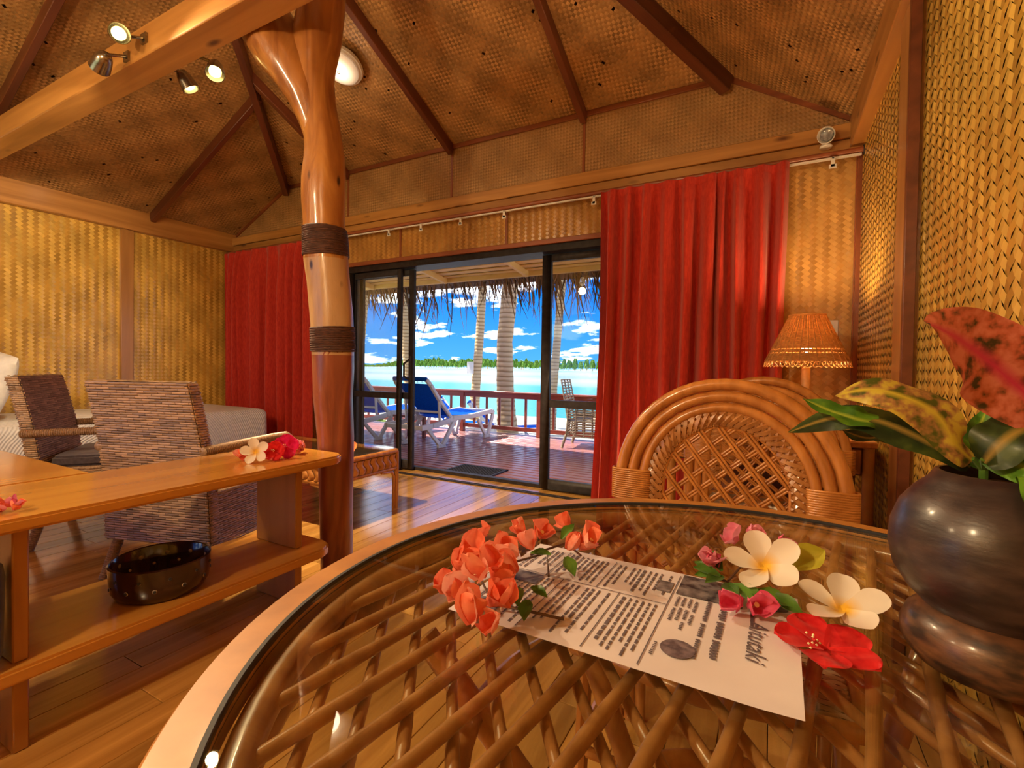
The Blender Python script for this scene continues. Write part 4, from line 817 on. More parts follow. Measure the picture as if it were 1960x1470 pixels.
def wicker_chair():
    o = empty('wicker_armchair'); HB = .985; wb, wt = .305, .285
    # backrest: thick leaning slab that runs down to the skirt
    yb0, yt0, yb1, yt1 = -.30, -.40, -.235, -.345      # rear bottom/top, front bottom/top
    def X(z, s): t_ = (z - .2) / (HB - .2); return s * (wb + (wt - wb) * t_)
    def YR0(z): t_ = (z - .2) / (HB - .2); return -.285 - .115 * t_ * t_
    def YF0(z): return YR0(z) + .055
    core = MB(); zz = [.2, .45, .7, .92, HB - .012]
    for a_, b_ in zip(zz[:-1], zz[1:]):
        hexa(core, [(X(a_, -1), YR0(a_), a_), (X(a_, 1), YR0(a_), a_), (X(a_, 1), YF0(a_), a_), (X(a_, -1), YF0(a_), a_)], None, [(X(b_, -1), YR0(b_), b_), (X(b_, 1), YR0(b_), b_), (X(b_, 1), YF0(b_), b_), (X(b_, -1), YF0(b_), b_)], None)
    acc = []
    for a_, b_ in zip(zz[:-1], zz[1:]):
        bb_ = b_ if b_ < HB - .02 else HB
        wick_patch(acc, (X(a_, -1), YR0(a_), a_), (X(a_, 1), YR0(a_), a_), (X(bb_, 1), YR0(bb_), bb_), (X(bb_, -1), YR0(bb_), bb_), nrm=(0, -1, 0))
        wick_patch(acc, (X(a_, -1), YF0(a_), a_), (X(a_, 1), YF0(a_), a_), (X(bb_, 1), YF0(bb_), bb_), (X(bb_, -1), YF0(bb_), bb_), nrm=(0, 1, 0))
        for s in (-1, 1): wick_patch(acc, (X(a_, s), YR0(a_), a_), (X(a_, s), YF0(a_), a_), (X(bb_, s), YF0(bb_), bb_), (X(bb_, s), YR0(bb_), bb_), nrm=(s, 0, 0), stake=.018)
    wick_patch(acc, (X(HB, -1), YR0(HB), HB), (X(HB, 1), YR0(HB), HB), (X(HB, 1), YF0(HB), HB), (X(HB, -1), YF0(HB), HB), nrm=(0, 0, 1), rowh=.012)
    core.build('back_core', M['wicker_base'], o, smooth=0, world=False); wick_build('backrest', acc, o)
    # seat box
    mb = MB().bb(-.295, .295, -.26, .295, .20, .445); mb.build('seat_core', M['wicker_base'], o, smooth=0, world=False); acc = []
    for s in (-1, 1): wick_patch(acc, (s * .3, -.28, .19), (s * .3, .30, .19), (s * .3, .30, .455), (s * .3, -.28, .455), nrm=(s, 0, 0), rowh=.0105, stake=.028)
    wick_patch(acc, (-.3, .3, .19), (.3, .3, .19), (.3, .3, .455), (-.3, .3, .455), nrm=(0, 1, 0)); wick_patch(acc, (-.3, -.26, .455), (.3, -.26, .455), (.3, .3, .455), (-.3, .3, .455), nrm=(0, 0, 1))
    wick_build('seat', acc, o)
    for s in (-1, 1):
        wrapped('seat_edge', [(s * .295, -.25, .455), (s * .295, .295, .455)], .013, o); wrapped('armrest', [(s * .298, -.33, .665), (s * .305, -.1, .67), (s * .31, .12, .672), (s * .31, .24, .668), (s * .305, .285, .64), (s * .298, .295, .56), (s * .29, .29, .45)], .024, o)
        for yb_, yf_ in ((-.24, -.30), (.27, .285)): wrapped('leg', [(s * .27, yb_, .21), (s * .285, (yb_ + yf_) / 2, .1), (s * .295, yf_, 0)], .026, o)
    wrapped('seat_edge', [(-.295, .295, .455), (.295, .295, .455)], .013, o)
    MB().prism(rounded(-.27, .27, -.22, .28, .05, ('tl', 'tr', 'bl', 'br')), .462, .525).build('cushion', M['cushion'], o, bevel=.014, world=False, segs=2)
    return o
def hexa(mb, b0, _1, t0, _2): return mb.add(list(b0) + list(t0), [(3, 2, 1, 0), (4, 5, 6, 7), (0, 1, 5, 4), (1, 2, 6, 5), (2, 3, 7, 6), (3, 0, 4, 7)])
wc = wicker_chair(); wc.location = (-2.69, 1.503, 0); wc.rotation_euler = (0, 0, R(17)); T(wc, 'grey brown wicker armchair with its back to the open shelf, facing the coffee table', 'armchair', 'wicker armchairs')
wc2 = copy_tree(wc); wc2.location = (-3.72, 1.50, 0); wc2.rotation_euler = (0, 0, R(-37)); wc2['label'] = 'grey brown wicker armchair in front of the daybed pillows, slate cushion showing'

# ------------------------------------------------------------------ coffee table
ct = T(empty('coffee_table', (-3.1, 2.48, 0)), 'rectangular rattan coffee table with glass top and twisted plait apron', 'coffee table')
cx0, cx1, cy0, cy1, cz = -3.70, -2.50, 2.16, 2.80, .45
P4 = [(cx0, cy0), (cx1, cy0), (cx1, cy1), (cx0, cy1)]
for (a_, b_) in zip(P4, P4[1:] + P4[:1]): MB().tube([(*a_, cz - .018), (*b_, cz - .018)], .019, 10).build('top_pole', M['rattan'], ct); MB().tube([(*a_, cz - .145), (*b_, cz - .145)], .015, 10).build('lower_pole', M['rattan'], ct)
for x in (cx0, cx1):
    for y in (cy0, cy1):
        MB().tube([(x, y, cz - .02), (x, y, 0)], .018, 10).build('leg', M['rattan'], ct); sx_ = 1 if x == cx0 else -1; sy_ = 1 if y == cy0 else -1
        MB().tube([(x + .028 * sx_, y, 0), (x + .028 * sx_, y, cz - .21), (x + .05 * sx_, y, cz - .17), (x + .16 * sx_, y, cz - .16)], .011, 8).build('corner_brace', M['rattan'], ct); MB().tube([(x, y + .028 * sy_, 0), (x, y + .028 * sy_, cz - .21), (x, y + .05 * sy_, cz - .17), (x, y + .16 * sy_, cz - .16)], .011, 8).build('corner_brace', M['rattan'], ct)
def plait(a, b, z0, z1):
    a = Vector(a); b = Vector(b); L_ = (b - a).length; n = int(L_ / .062); d_ = (b - a) / L_; nn = Vector((d_.y, -d_.x, 0))
    for i in range(n):
        mb = MB(); s0 = (i + .1) * L_ / n
        def fn(u, v): s = s0 + L_ / n * (.95 * u + 0.25 * math.sin(math.pi * 2 * v) * 1.0) - .012; q = a + d_ * min(max(s, .005), L_ - .005) + nn * (.012 * math.sin(math.pi * u) + .006); return (q.x, q.y, z0 + (z1 - z0) * v)
        mb.grid(fn, 4, 9); mb.build('plait_strand', M['rattan'], ct, smooth=60)
plait((cx1, cy0, 0), (cx1, cy1, 0), cz - .132, cz - .036); plait((cx1, cy1, 0), (cx0, cy1, 0), cz - .132, cz - .036); plait((cx0, cy0, 0), (cx1, cy0, 0), cz - .132, cz - .036)
MB().bb(cx0 + .006, cx1 - .006, cy0 + .006, cy1 - .006, cz - .14, cz - .03).build('frame_core', M['wicker_base'], ct, smooth=0)
MB().prism(rounded(cx0, cx1, cy0, cy1, .04, ('tl', 'tr', 'bl', 'br')), cz + .002, cz + .010).build('glass_top', M['table_glass'], ct)

# ------------------------------------------------------------------ daybed
db = T(empty('daybed', (-5.4, 2.05, 0)), 'white quilted daybed along the woven side wall', 'daybed')
bx0, bx1, by0, by1, bz = XL + .06, -4.70, .30, 3.28, .60
def quilt(name, m=M['linen']):
    n = 40; mb = MB(); prof = [(0, 0.012), (0, bz * .5), (.0, bz - .05), (.015, bz - .018), (.05, bz)]
    outer = rounded(bx0, bx1, by0, by1, .07, ('tl', 'tr', 'bl', 'br')); k = len(outer); cxm, cym = (bx0 + bx1) / 2, (by0 + by1) / 2; vs = []; fs = []
    for ins, z in prof:
        for i, (x, y) in enumerate(outer):
            sx_ = 1 - ins / (bx1 - bx0) * 2; sy_ = 1 - ins / (by1 - by0) * 2; wv = (.012 * math.sin(i * 2.1) if z < bz * .6 else 0) * (1 - z / bz); vs.append((cxm + (x - cxm) * (sx_ + wv), cym + (y - cym) * (sy_ + wv * .5), z))
    for r_ in range(len(prof) - 1):
        for i in range(k): fs.append((r_ * k + i, r_ * k + (i + 1) % k, (r_ + 1) * k + (i + 1) % k, (r_ + 1) * k + i))
    fs.append(tuple((len(prof) - 1) * k + i for i in range(k))); mb.add(vs, fs); return mb.build(name, m, db, smooth=60)
def quilt_mat():
    m = cloth('embossed white quilt', (.70, .70, .71), (.78, .77, .76), (18, 18, 18), 0, .9, 0); t = m.node_tree; b = t.nodes['Principled BSDF']
    mp = coords(t, (14, 14, 14), rnd=False); vo = t.nodes.new('ShaderNodeTexVoronoi'); vo.feature = 'DISTANCE_TO_EDGE'; vo.inputs['Scale'].default_value = 1; t.links.new(mp.outputs[0], vo.inputs['Vector'])
    wv = t.nodes.new('ShaderNodeTexWave'); wv.wave_type = 'RINGS'; wv.inputs['Scale'].default_value = 1.2; wv.inputs['Distortion'].default_value = 2; t.links.new(mp.outputs[0], wv.inputs['Vector'])
    ad = t.nodes.new('ShaderNodeMath'); ad.operation = 'ADD'; t.links.new(vo.outputs['Distance'], ad.inputs[0]); t.links.new(wv.outputs['Fac'], ad.inputs[1]); bump(t, b, ad.outputs[0], .45, .012); return m
quilt('quilt', quilt_mat())
def pillow(name, c, size, rot, m, label):
    mb = MB(); a_, b_, h_ = size
    def fn(u, v):
        x = 2 * u - 1; y = 2 * v - 1; r_ = max(0, (1 - abs(x) ** 3.2)) ** .5 * max(0, (1 - abs(y) ** 3.2)) ** .5; return (x * a_ * (1 - .05 * y * y), y * b_ * (1 - .05 * x * x), h_ * r_)
    mb.grid(fn, 18, 18); mb.grid(lambda u, v: (lambda p: (p[0], p[1], -p[2]))(fn(u, v)), 18, 18)
    o = obj(name, mb.mesh(name, m, 80), None, c, rot); return T(o, label, 'pillow')
pillow('pillow', (-5.42, 1.34, .885), (.30, .27, .09), (R(75), R(8), R(10)), M['linen'], 'plump white pillow propped upright on the daybed')
pillow('cushion', (-5.62, 2.32, .675), (.16, .16, .05), (R(14), R(10), R(20)), M['navy'], 'small dark blue cushion lying on the daybed behind the armchairs')

# ------------------------------------------------------------------ desk with lamp in the corner
dk_ = T(empty('corner_desk', (-.03, 3.1, 0)), 'rattan framed desk in the corner carrying the lamp', 'desk')
MB().prism(rounded(-.52, .44, 2.76, 3.42, .03, ('tl', 'tr', 'bl', 'br')), .725, .755).build('desk_top', M['rattan'], dk_, bevel=.006)
for x in (-.485, .405):
    for y in (2.79, 3.38): MB().tube([(x, y, 0), (x, y, .725)], .024, 12).build('leg', M['rattan_rim'], dk_)
for x0, x1 in ((-.45, -.05), (-.03, .375)):
    dr = MB().bb(x0, x1, 2.775, 2.79, .60, .715).build('drawer_front', M['rattan'], dk_, bevel=.004); MB().tube([((x0 + x1) / 2 - .03, 2.765, .66), ((x0 + x1) / 2 + .03, 2.765, .66)], .006, 8).build('pull', M['rattan_dark'], dr, world=False).location = (0, 0, 0)
    mb = MB(); mb.tube([(x0 + .02, 2.77, .62), (x1 - .02, 2.77, .62), (x1 - .02, 2.77, .70), (x0 + .02, 2.77, .70)], .006, 6, closed=True); mb.build('drawer_moulding', M['rattan_rim'], dk_)
MB().bb(-.46, .385, 2.80, 3.36, .59, .72).build('drawer_case', M['rafter'], dk_, smooth=0); MB().bb(-.46, .385, 3.34, 3.36, .05, .59).build('back_panel', M['rafter'], dk_, smooth=0); MB().bb(-.46, .385, 2.86, 3.34, .28, .30).build('shelf_board', M['rafter'], dk_, smooth=0)
tl = T(empty('table_lamp', (.165, 3.2, .755)), 'lit table lamp with conical woven cane shade and wooden stem', 'lamp')
MB().lathe([(.075, 0), (.08, .012), (.07, .025), (.03, .04), (.022, .10), (.03, .14), (.018, .175), (.012, .20)], 24).build('base', M['rattan_dark'], tl, world=False); MB().lathe([(.022, .205), (.022, .345), (.01, .35)], 16).build('stem', plain('pale stem wood', (.55, .33, .14), .4), tl, world=False); MB().lathe([(.026, .19), (.026, .208), (.02, .212)], 16).build('collar', M['chrome'], tl, world=False)
def cane_shade():
    acc = []; mb = MB(); n = 60; r0_, r1_, z0, z1 = .205, .088, .385, .64
    for k in range(n):
        a = 2 * math.pi * k / n; mb.tube([(r0_ * math.cos(a), r0_ * math.sin(a), z0), (r1_ * math.cos(a), r1_ * math.sin(a), z1)], .0033, 5)
    for j in range(52):
        f_ = j / 51; z = z0 + (z1 - z0) * f_
        if .10 < f_ < .26 and j % 4 == 1: continue
        rr = r0_ + (r1_ - r0_) * f_; mb.tube([((rr + .003 * (-1) ** k) * math.cos(2 * math.pi * k / n), (rr + .003 * (-1) ** k) * math.sin(2 * math.pi * k / n), z) for k in range(n)], .0032, 4, closed=True)
    return mb
def shade_mat():
    m = noisy('woven cane shade', (.46, .24, .08), (.66, .38, .14), (60, 60, 60), 3, .5); t = m.node_tree; b = t.nodes['Principled BSDF']; tr = t.nodes.new('ShaderNodeBsdfTranslucent'); tr.inputs[0].default_value = (.8, .5, .2, 1); mx = t.nodes.new('ShaderNodeMixShader'); mx.inputs[0].default_value = .28; o = t.nodes['Material Output']; t.links.new(b.outputs[0], mx.inputs[1]); t.links.new(tr.outputs[0], mx.inputs[2]); t.links.new(mx.outputs[0], o.inputs[0]); return m
M['cane_shade'] = shade_mat(); stuff(cane_shade().build('shade', M['cane_shade'], tl, world=False))
mb = MB(); n = 44
for k in range(n):
    a0, a1 = 2 * math.pi * k / n, 2 * math.pi * (k + 2) / n; am = (a0 + a1) / 2; mb.tube([(.205 * math.cos(a0), .205 * math.sin(a0), .388), (.212 * math.cos(a0 * .6 + am * .4), .212 * math.sin(a0 * .6 + am * .4), .362), (.215 * math.cos(am), .215 * math.sin(am), .352), (.212 * math.cos(a1 * .6 + am * .4), .212 * math.sin(a1 * .6 + am * .4), .362), (.205 * math.cos(a1), .205 * math.sin(a1), .388)], .0032, 5)
stuff(mb.build('scalloped_border', M['cane_shade'], tl, world=False)); MB().tube([(.09 * math.cos(k * .2617), .09 * math.sin(k * .2617), .642) for k in range(24)], .006, 6, closed=True).build('top_ring', M['cane_shade'], tl, world=False)
MB().lathe([(0, .43), (.02, .44), (.032, .475), (.028, .51), (.014, .54), (0, .545)], 16).build('bulb', glow('warm bulb', (1, .6, .25), 6), tl, world=False)
lamp('lamp_light', 'POINT', (0, 0, .60), 17, (1, .62, .28), tl, shadow_soft_size=.03)
# ------------------------------------------------------------------ rattan dining chairs with arched lattice backs
def rattan_chair():
    o = empty('rattan_chair'); zc = .745
    def arch(a, rz, zb=0.0, n=22, y=0.0, splay=.02):
        L_ = [(-a, y - splay * (1 - k / 4), zb + (zc - zb) * k / 4) for k in range(4)]
        C_ = [(-a * math.cos(math.pi * k / n), y - .03 * math.sin(math.pi * k / n), zc + rz * math.sin(math.pi * k / n)) for k in range(n + 1)]
        R_ = [(a, y - splay * (1 - k / 4), zb + (zc - zb) * k / 4) for k in range(3, -1, -1)]
        return L_ + C_ + R_
    for a, rz, r in ((.288, .296, .0175), (.2535, .262, .0165), (.2205, .230, .0155)): MB().tube(arch(a, rz), r, 10).build('back_arch', M['rattan'], o, smooth=70, world=False)
    # braided band between the arches and the lattice
    acc = []; N_ = 46; Vb = []; ro, ri = .206, .168; roz, riz = .216, .180; zb = .56
    def ring(f_, rad, rz):
        if f_ < .18: return np.array([-rad, 0, zb + (zc - zb) * f_ / .18])
        if f_ > .82: return np.array([rad, 0, zc - (zc - zb) * (f_ - .82) / .18])
        a = (f_ - .18) / .64 * math.pi; return np.array([-rad * math.cos(a), -.03 * math.sin(a), zc + rz * math.sin(a)])
    mb = MB()
    for k in range(N_):
        f0, f1 = k / N_, (k + 1.6) / N_
        for sg in (0, 1):
            p = ring(min(f0, 1), ro if sg else ri, roz if sg else riz); q = ring(min(f1, 1), ri if sg else ro, riz if sg else roz); mid = (p + q) / 2
            for yy in (-.008, .008): mb.tube([tuple(p + np.array([0, yy * .3, 0])), tuple(mid + np.array([0, yy * (1.5 if sg else 1.1), 0])), tuple(q + np.array([0, yy * .3, 0]))], .0085, 5)
    stuff(mb.build('braided_band', M['rattan_dark'], o, smooth=70, world=False)); MB().tube([tuple(ring(k / 40, ri - .004, riz - .004)) for k in range(41)], .006, 6).build('lattice_frame', M['rattan'], o, world=False)
    # lattice of paired thin canes
    a_, b_t, b_b = ri - .006, riz - .006, zc - .47
    def inside(x, z): return abs(x) < a_ and ((z >= zc and (x / a_) ** 2 + ((z - zc) / b_t) ** 2 < 1) or (.47 < z < zc))
    def cane_line(cx, cz, dx, dz, yy):
        pts = [(cx + dx * s, cz + dz * s) for s in np.linspace(-.6, .6, 241)]; ins = [p for p in pts if inside(*p)]
        if len(ins) < 8: return
        p, q = ins[0], ins[-1]; m_ = ((p[0] + q[0]) / 2, (p[1] + q[1]) / 2)
        yb = lambda z: -.03 * max(0, min(1, (z - zc) / .2)) + yy
        MB().tube([(p[0], yb(p[1]), p[1]), (m_[0], yb(m_[1]) + yy * .3, m_[1]), (q[0], yb(q[1]), q[1])], .0042, 6).build('lattice_cane', M['rattan'], o, smooth=70, world=False)
    for i in range(-7, 8):
        c_ = i * .062
        for e_ in (-.0058, .0058):
            cane_line(c_ + e_, .74, math.cos(R(52)), math.sin(R(52)), .004); cane_line(c_ + e_, .74, -math.cos(R(40)), math.sin(R(40)), -.004)
    MB().tube([(-.17, 0, .47), (.17, 0, .47)], .012, 8).build('back_bar', M['rattan'], o, world=False)
    # bindings on both sides
    for s in (-1, 1):
        mb = MB()
        for k in range(15):
            z = .69 + k * .0062; P = [(s * x_, y_ , z + .001 * math.sin(x_ * 90)) for x_, y_ in ((.200, .012), (.215, .02), (.295, .021), (.31, .012), (.312, -.008), (.30, -.02), (.215, -.022), (.200, -.012))]; mb.tube(P, .0036, 5, closed=True)
        stuff(mb.build('cane_binding', M['rattan'], o, smooth=70, world=False))
    # seat, front legs, stretchers
    MB().tube([(-.26, 0, .44), (-.28, .2, .44), (-.27, .42, .44), (0, .46, .44), (.27, .42, .44), (.28, .2, .44), (.26, 0, .44)], .018, 8, closed=True).build('seat_frame', M['rattan'], o, smooth=70, world=False)
    acc = []; wick_patch(acc, (-.26, .01, .445), (.26, .01, .445), (.26, .43, .445), (-.26, .43, .445), nrm=(0, 0, 1), rowh=.009, stake=.03); sp_ = wick_build('seat_weave', acc, o); MB().bb(-.25, .25, .02, .43, .42, .443).build('seat_core', M['wicker_base'], o, smooth=0, world=False)
    for s in (-1, 1): MB().tube([(s * .25, .40, .44), (s * .26, .42, 0)], .017, 8).build('leg', M['rattan'], o, world=False); MB().tube([(s * .275, 0, .22), (s * .255, .41, .22)], .012, 8).build('stretcher', M['rattan'], o, world=False)
    MB().tube([(-.255, .41, .20), (.255, .41, .20)], .012, 8).build('stretcher', M['rattan'], o, world=False); return o
rc = rattan_chair(); rc.location = (-.115, 1.46, 0); rc.rotation_euler = (0, 0, R(180)); T(rc, 'honey rattan chair with arched lattice back pushed up to the round glass table', 'chair', 'rattan lattice chairs')
rc2 = copy_tree(rc); rc2.location = (-.03, 2.26, 0); rc2.rotation_euler = (0, 0, R(-4)); rc2['label'] = 'honey rattan chair with arched lattice back standing at the lamp desk'

# ------------------------------------------------------------------ round glass topped rattan table
TC = Vector((0.0, .635, 0)); TR_, TZ = .622, .762
tb_ = T(empty('round_table', TC), 'round rattan dining table with glass top over crossed canes', 'table')
MB().lathe([(TR_ - .045, TZ - .035), (TR_ - .008, TZ - .035), (TR_, TZ - .025), (TR_, TZ - .006), (TR_ - .006, TZ + .002), (TR_ - .042, TZ + .002), (TR_ - .048, TZ - .008)], 120, ring=True).build('rim', M['rattan_rim'], tb_, world=False, smooth=50)
MB().lathe([(TR_ - .0475, TZ - .014), (TR_ - .0425, TZ - .014), (TR_ - .0425, TZ + .003), (TR_ - .0475, TZ + .003)], 120, ring=True).build('seal', M['rubber'], tb_, world=False)
MB().lathe([(0, TZ - .009), (TR_ - .0478, TZ - .009), (TR_ - .0478, TZ), (0, TZ)], 96).build('glass_top', M['table_glass'], tb_, world=False)
MB().tube([((TR_ - .068) * math.cos(k * 2 * math.pi / 96), (TR_ - .068) * math.sin(k * 2 * math.pi / 96), TZ - .03) for k in range(96)], .017, 10, closed=True).build('inner_ring', M['rattan_dark'], tb_, world=False, smooth=70)
MB().tube([((TR_ - .06) * math.cos(k * 2 * math.pi / 96), (TR_ - .06) * math.sin(k * 2 * math.pi / 96), TZ - .068) for k in range(96)], .018, 10, closed=True).build('lower_ring', M['rattan_dark'], tb_, world=False, smooth=70)
def canes(ang, spacing, off0, z, r, name):
    d_ = Vector((math.cos(R(ang)), math.sin(R(ang)), 0)); n_ = Vector((d_.y, -d_.x, 0)); Rr = TR_ - .058; k = -14
    while k < 15:
        c_ = off0 + k * spacing; k += 1
        if abs(c_) > Rr - .02: continue
        h = math.sqrt(Rr * Rr - c_ * c_); P = []; rs = []; m_ = max(6, int(2 * h / .05)); node = random.uniform(0, .2)
        for i in range(m_ + 1):
            s = -h + 2 * h * i / m_; q = n_ * c_ + d_ * s; P.append((q.x + random.uniform(-.0007, .0007), q.y, z + random.uniform(-.0007, .0007))); rs.append(r * (1.13 if i % 5 == 2 else 1.0))
        MB().tube(P, rs, 9).build(name, M['rattan_dark'], tb_, world=False, smooth=70)
canes(82, .0545, -.008, TZ - .028, .0074, 'cane'); canes(126, .047, .012, TZ - .0435, .0066, 'cane')
# pedestal: splayed poles, hoops and a woven collar
for k in range(8):
    a = k * math.pi / 4 + .2; MB().tube([(.44 * math.cos(a), .44 * math.sin(a), TZ - .07), (.20 * math.cos(a), .20 * math.sin(a), .42), (.19 * math.cos(a), .19 * math.sin(a), .30), (.30 * math.cos(a), .30 * math.sin(a), .0)], .018, 9).build('pedestal_pole', M['rattan'], tb_, world=False, smooth=70)
for rr, z in ((.225, .44), (.215, .30), (.31, .03), (.36, .60)): MB().tube([(rr * math.cos(k * .1309), rr * math.sin(k * .1309), z) for k in range(48)], .014, 8, closed=True).build('hoop', M['rattan'], tb_, world=False, smooth=70)
acc = []
for k in range(12):
    a0, a1 = k * math.pi / 6, (k + 1) * math.pi / 6; r_ = .225; wick_patch(acc, (r_ * math.cos(a0), r_ * math.sin(a0), .31), (r_ * math.cos(a1), r_ * math.sin(a1), .31), (r_ * math.cos(a1), r_ * math.sin(a1), .43), (r_ * math.cos(a0), r_ * math.sin(a0), .43), nrm=(math.cos(a0 + .26), math.sin(a0 + .26), 0), rowh=.010, stake=.02)
wick_build('woven_collar', acc, tb_)

# ------------------------------------------------------------------ menu sheet
GZ = TZ + .0025
mc = Vector((-.165, .647, TZ - .0004)); mn = T(empty('menu_sheet', mc, R(-1)), 'printed A3 menu sheet lying under the flowers on the glass table', 'menu')
ml, mw = .40, .275
MB().grid(lambda u, v: (-ml / 2 + ml * u, -mw / 2 + mw * v, .0006 + .004 * max(0, u - .9) * 10 * (1 - v) * .6 + .0015 * (u * (1 - u))), 24, 8).build('sheet', M['paper'], mn, world=False, smooth=60)
def mz(x): return .0016 + .0015 * .25
ink = MB(); rules = MB(); rr_ = random.Random(3)
def dash(mbx, x0, x1, y0, y1, z=.0020): mbx.add([(x0, y0, z), (x1, y0, z), (x1, y1, z), (x0, y1, z)], [(0, 1, 2, 3)])
# dividing rules: one long, several short
dash(rules, -.19, .045, .022, .0233)
for x, y0, y1 in ((.045, -.13, .125), (-.055, .022, .125), (-.135, .022, .125), (-.02, -.13, .022), (-.105, -.13, .022)): dash(rules, x, x + .0014, y0, y1)
rules.build('printed_rules', M['ink'], mn, world=False, smooth=0)
# text runs from the far edge toward the near edge, lines stacked from right to left
for bx0_, bx1_, by0_, by1_ in ((-.190, -.14, .03, .118), (-.13, -.06, .03, .118), (-.05, .04, .03, .118), (-.19, -.11, -.125, .014), (-.10, -.025, -.125, .014), (-.012, .04, -.125, .014)):
    x = bx1_ - .005
    while x > bx0_ + .004:
        L_ = rr_.uniform(.55, .97) * (by1_ - by0_); y = by1_; head = rr_.random() < .12
        while y > by1_ - L_:
            wl_ = rr_.uniform(.006, .018); dash(ink, x - (.0042 if head else .0028), x, max(by0_, y - wl_), y, .0021); y -= wl_ + .0022
        x -= .0085 if rr_.random() > .15 else .014
for x, y0, words, h in ((.118, .045, (.030, .042, .04), .0085), (.098, .06, (.06, .035, .045), .006), (.082, .05, (.035, .03), .0045), (.074, .055, (.03, .03, .02), .0045), (.066, .055, (.028, .035), .0045), (.058, .055, (.032, .035), .0045), (.055, -.075, (.03,), .004)):
    y = y0
    for wl_ in words:
        q = y
        while q > y - wl_ + .003: cw = min(.0048, h * .6); dash(ink, x - h * rr_.uniform(.75, 1.0), x, q - cw, q, .0021); q -= cw + .0013
        y -= wl_ + .005
stuff(ink.build('printed_text', M['ink'], mn, world=False, smooth=0))
def text(body, size, loc, parent, name):
    cu = bpy.data.curves.new(name, 'FONT'); cu.body = body; cu.size = size; cu.shear = .25; cu.extrude = .0001; t_ = bpy.data.objects.new(name, cu); COL.objects.link(t_); dg = bpy.context.evaluated_depsgraph_get(); me = bpy.data.meshes.new_from_object(t_.evaluated_get(dg)); bpy.data.objects.remove(t_); me.materials.clear(); me.materials.append(M['ink']); o = obj(name, me, parent, loc, (0, 0, R(-90))); return o
text('Aitutaki', .030, (.146, .035, .0024), mn, 'logo_lettering')
sw_ = MB(); sw_.add([(.150, .075, .0022), (.190, .105, .0022), (.188, .085, .0022), (.150, .062, .0022)], [(0, 1, 2, 3)]); sw_.add([(.144, .078, .0022), (.150, .078, .0022), (.150, .02, .0022), (.147, .02, .0022)], [(0, 1, 2, 3)]); sw_.build('logo_swash', M['ink'], mn, world=False, smooth=0)
for x0, x1, y0, y1 in ((.05, .135, .062, .132), (-.178, -.135, -.015, .018), (-.186, -.145, -.118, -.085), (.022, .042, .06, .095)): MB().add([(x0, y0, .0022), (x1, y0, .0022), (x1, y1, .0022), (x0, y1, .0022)], [(0, 1, 2, 3)]).build('printed_photo', M['photo'], mn, world=False, smooth=0)
MB().prism([(.078 + .019 * math.cos(k * .2244), -.078 + .019 * math.sin(k * .2244)) for k in range(28)], .0021, .0024).build('printed_emblem', noisy('grey emblem print', (.08, .06, .08), (.2, .16, .19), (120, 120, 120)), mn, world=False, smooth=0)

# ------------------------------------------------------------------ flowers
def petal_mesh(name, m, L_, W_, curl=.25, cup=.2, tip=.15, n=(7, 8), wav=0.0, base=.18, seed=0):
    r = random.Random(seed); ph = r.uniform(0, 6); mb = MB()
    def fn(u, v):
        s = math.sin(v * math.pi / 2); wprof = (base + (1 - base) * min(1, s / .62) ** .9) * max(0.0, 1 - max(0, (s - .45) / .55) ** (2.6 - 4 * tip)) ** (.5 + tip)
        x = (u - .5) * W_ * wprof; z = curl * L_ * math.sin(s * 1.5) * s + cup * W_ * (2 * (u - .5)) ** 2 * wprof + wav * math.sin(u * 9 + s * 7 + ph) * s
        return (x, L_ * s * (1 - .15 * curl * s), z)
    mb.grid(fn, *n); return mb.mesh(name, m, 80)
def put(parent, me, name, loc, rot=None, quat=None, sc=1.0):
    o = obj(name, me, parent, loc); o.scale = (sc, sc, sc)
    if quat is not None: o.rotation_mode = 'QUATERNION'; o.rotation_quaternion = quat
    elif rot is not None: o.rotation_euler = rot
    return o
brm = {k: [petal_mesh('bract', M[k], .034, .034, cu, cp, .25, (5, 6), .0022, .35, sd) for sd, (cu, cp) in enumerate(((.5, .35), (.8, .2), (.25, .5)))] for k in ('boug', 'boug2', 'magenta', 'pinkb')}
flm = MB().lathe([(.0008, 0), (.001, .014), (.003, .017), (.0035, .0175), (0, .018)], 7).mesh('floret', M['pollen'])
def bloom(parent, c, nrm, kinds, sc=1.0, r=random):
    q0 = Vector(nrm).normalized().to_track_quat('Z', 'Y'); a0 = r.uniform(0, 6)
    for k in range(3):
        me = r.choice(brm[r.choice(kinds)]); q = q0 @ Euler((R(r.uniform(25, 55)), 0, 0)).to_quaternion(); q = q0 @ Euler((0, 0, a0 + k * 2.094 + r.uniform(-.3, .3))).to_quaternion() @ Euler((R(r.uniform(20, 58)), 0, 0)).to_quaternion(); put(parent, me, 'bract', c, quat=q, sc=sc * r.uniform(.85, 1.15))
    if r.random() < .5: put(parent, flm, 'floret', c, quat=q0)
leafm = petal_mesh('leaf', M['leaf'], .036, .024, -.15, .25, .35, (5, 7), .0008); limem = petal_mesh('leaf', M['lime'], .062, .05, .2, .3, .3, (6, 8), .001)
def leaf_at(parent, me, c, direction, nrm=(0, 0, 1), sc=1.0, name='leaf'):
    y = Vector(direction).normalized(); z = Vector(nrm); z = (z - y * z.dot(y)).normalized(); x = y.cross(z); put(parent, me, name, c, quat=Matrix((x, y, z)).transposed().to_quaternion(), sc=sc)
fr_ = random.Random(12)
B0 = Vector((-.31, .58, GZ)); bg_ = T(empty('bougainvillea_sprig', B0), 'salmon orange bougainvillea sprig lying over the menu on the glass table', 'flowers')
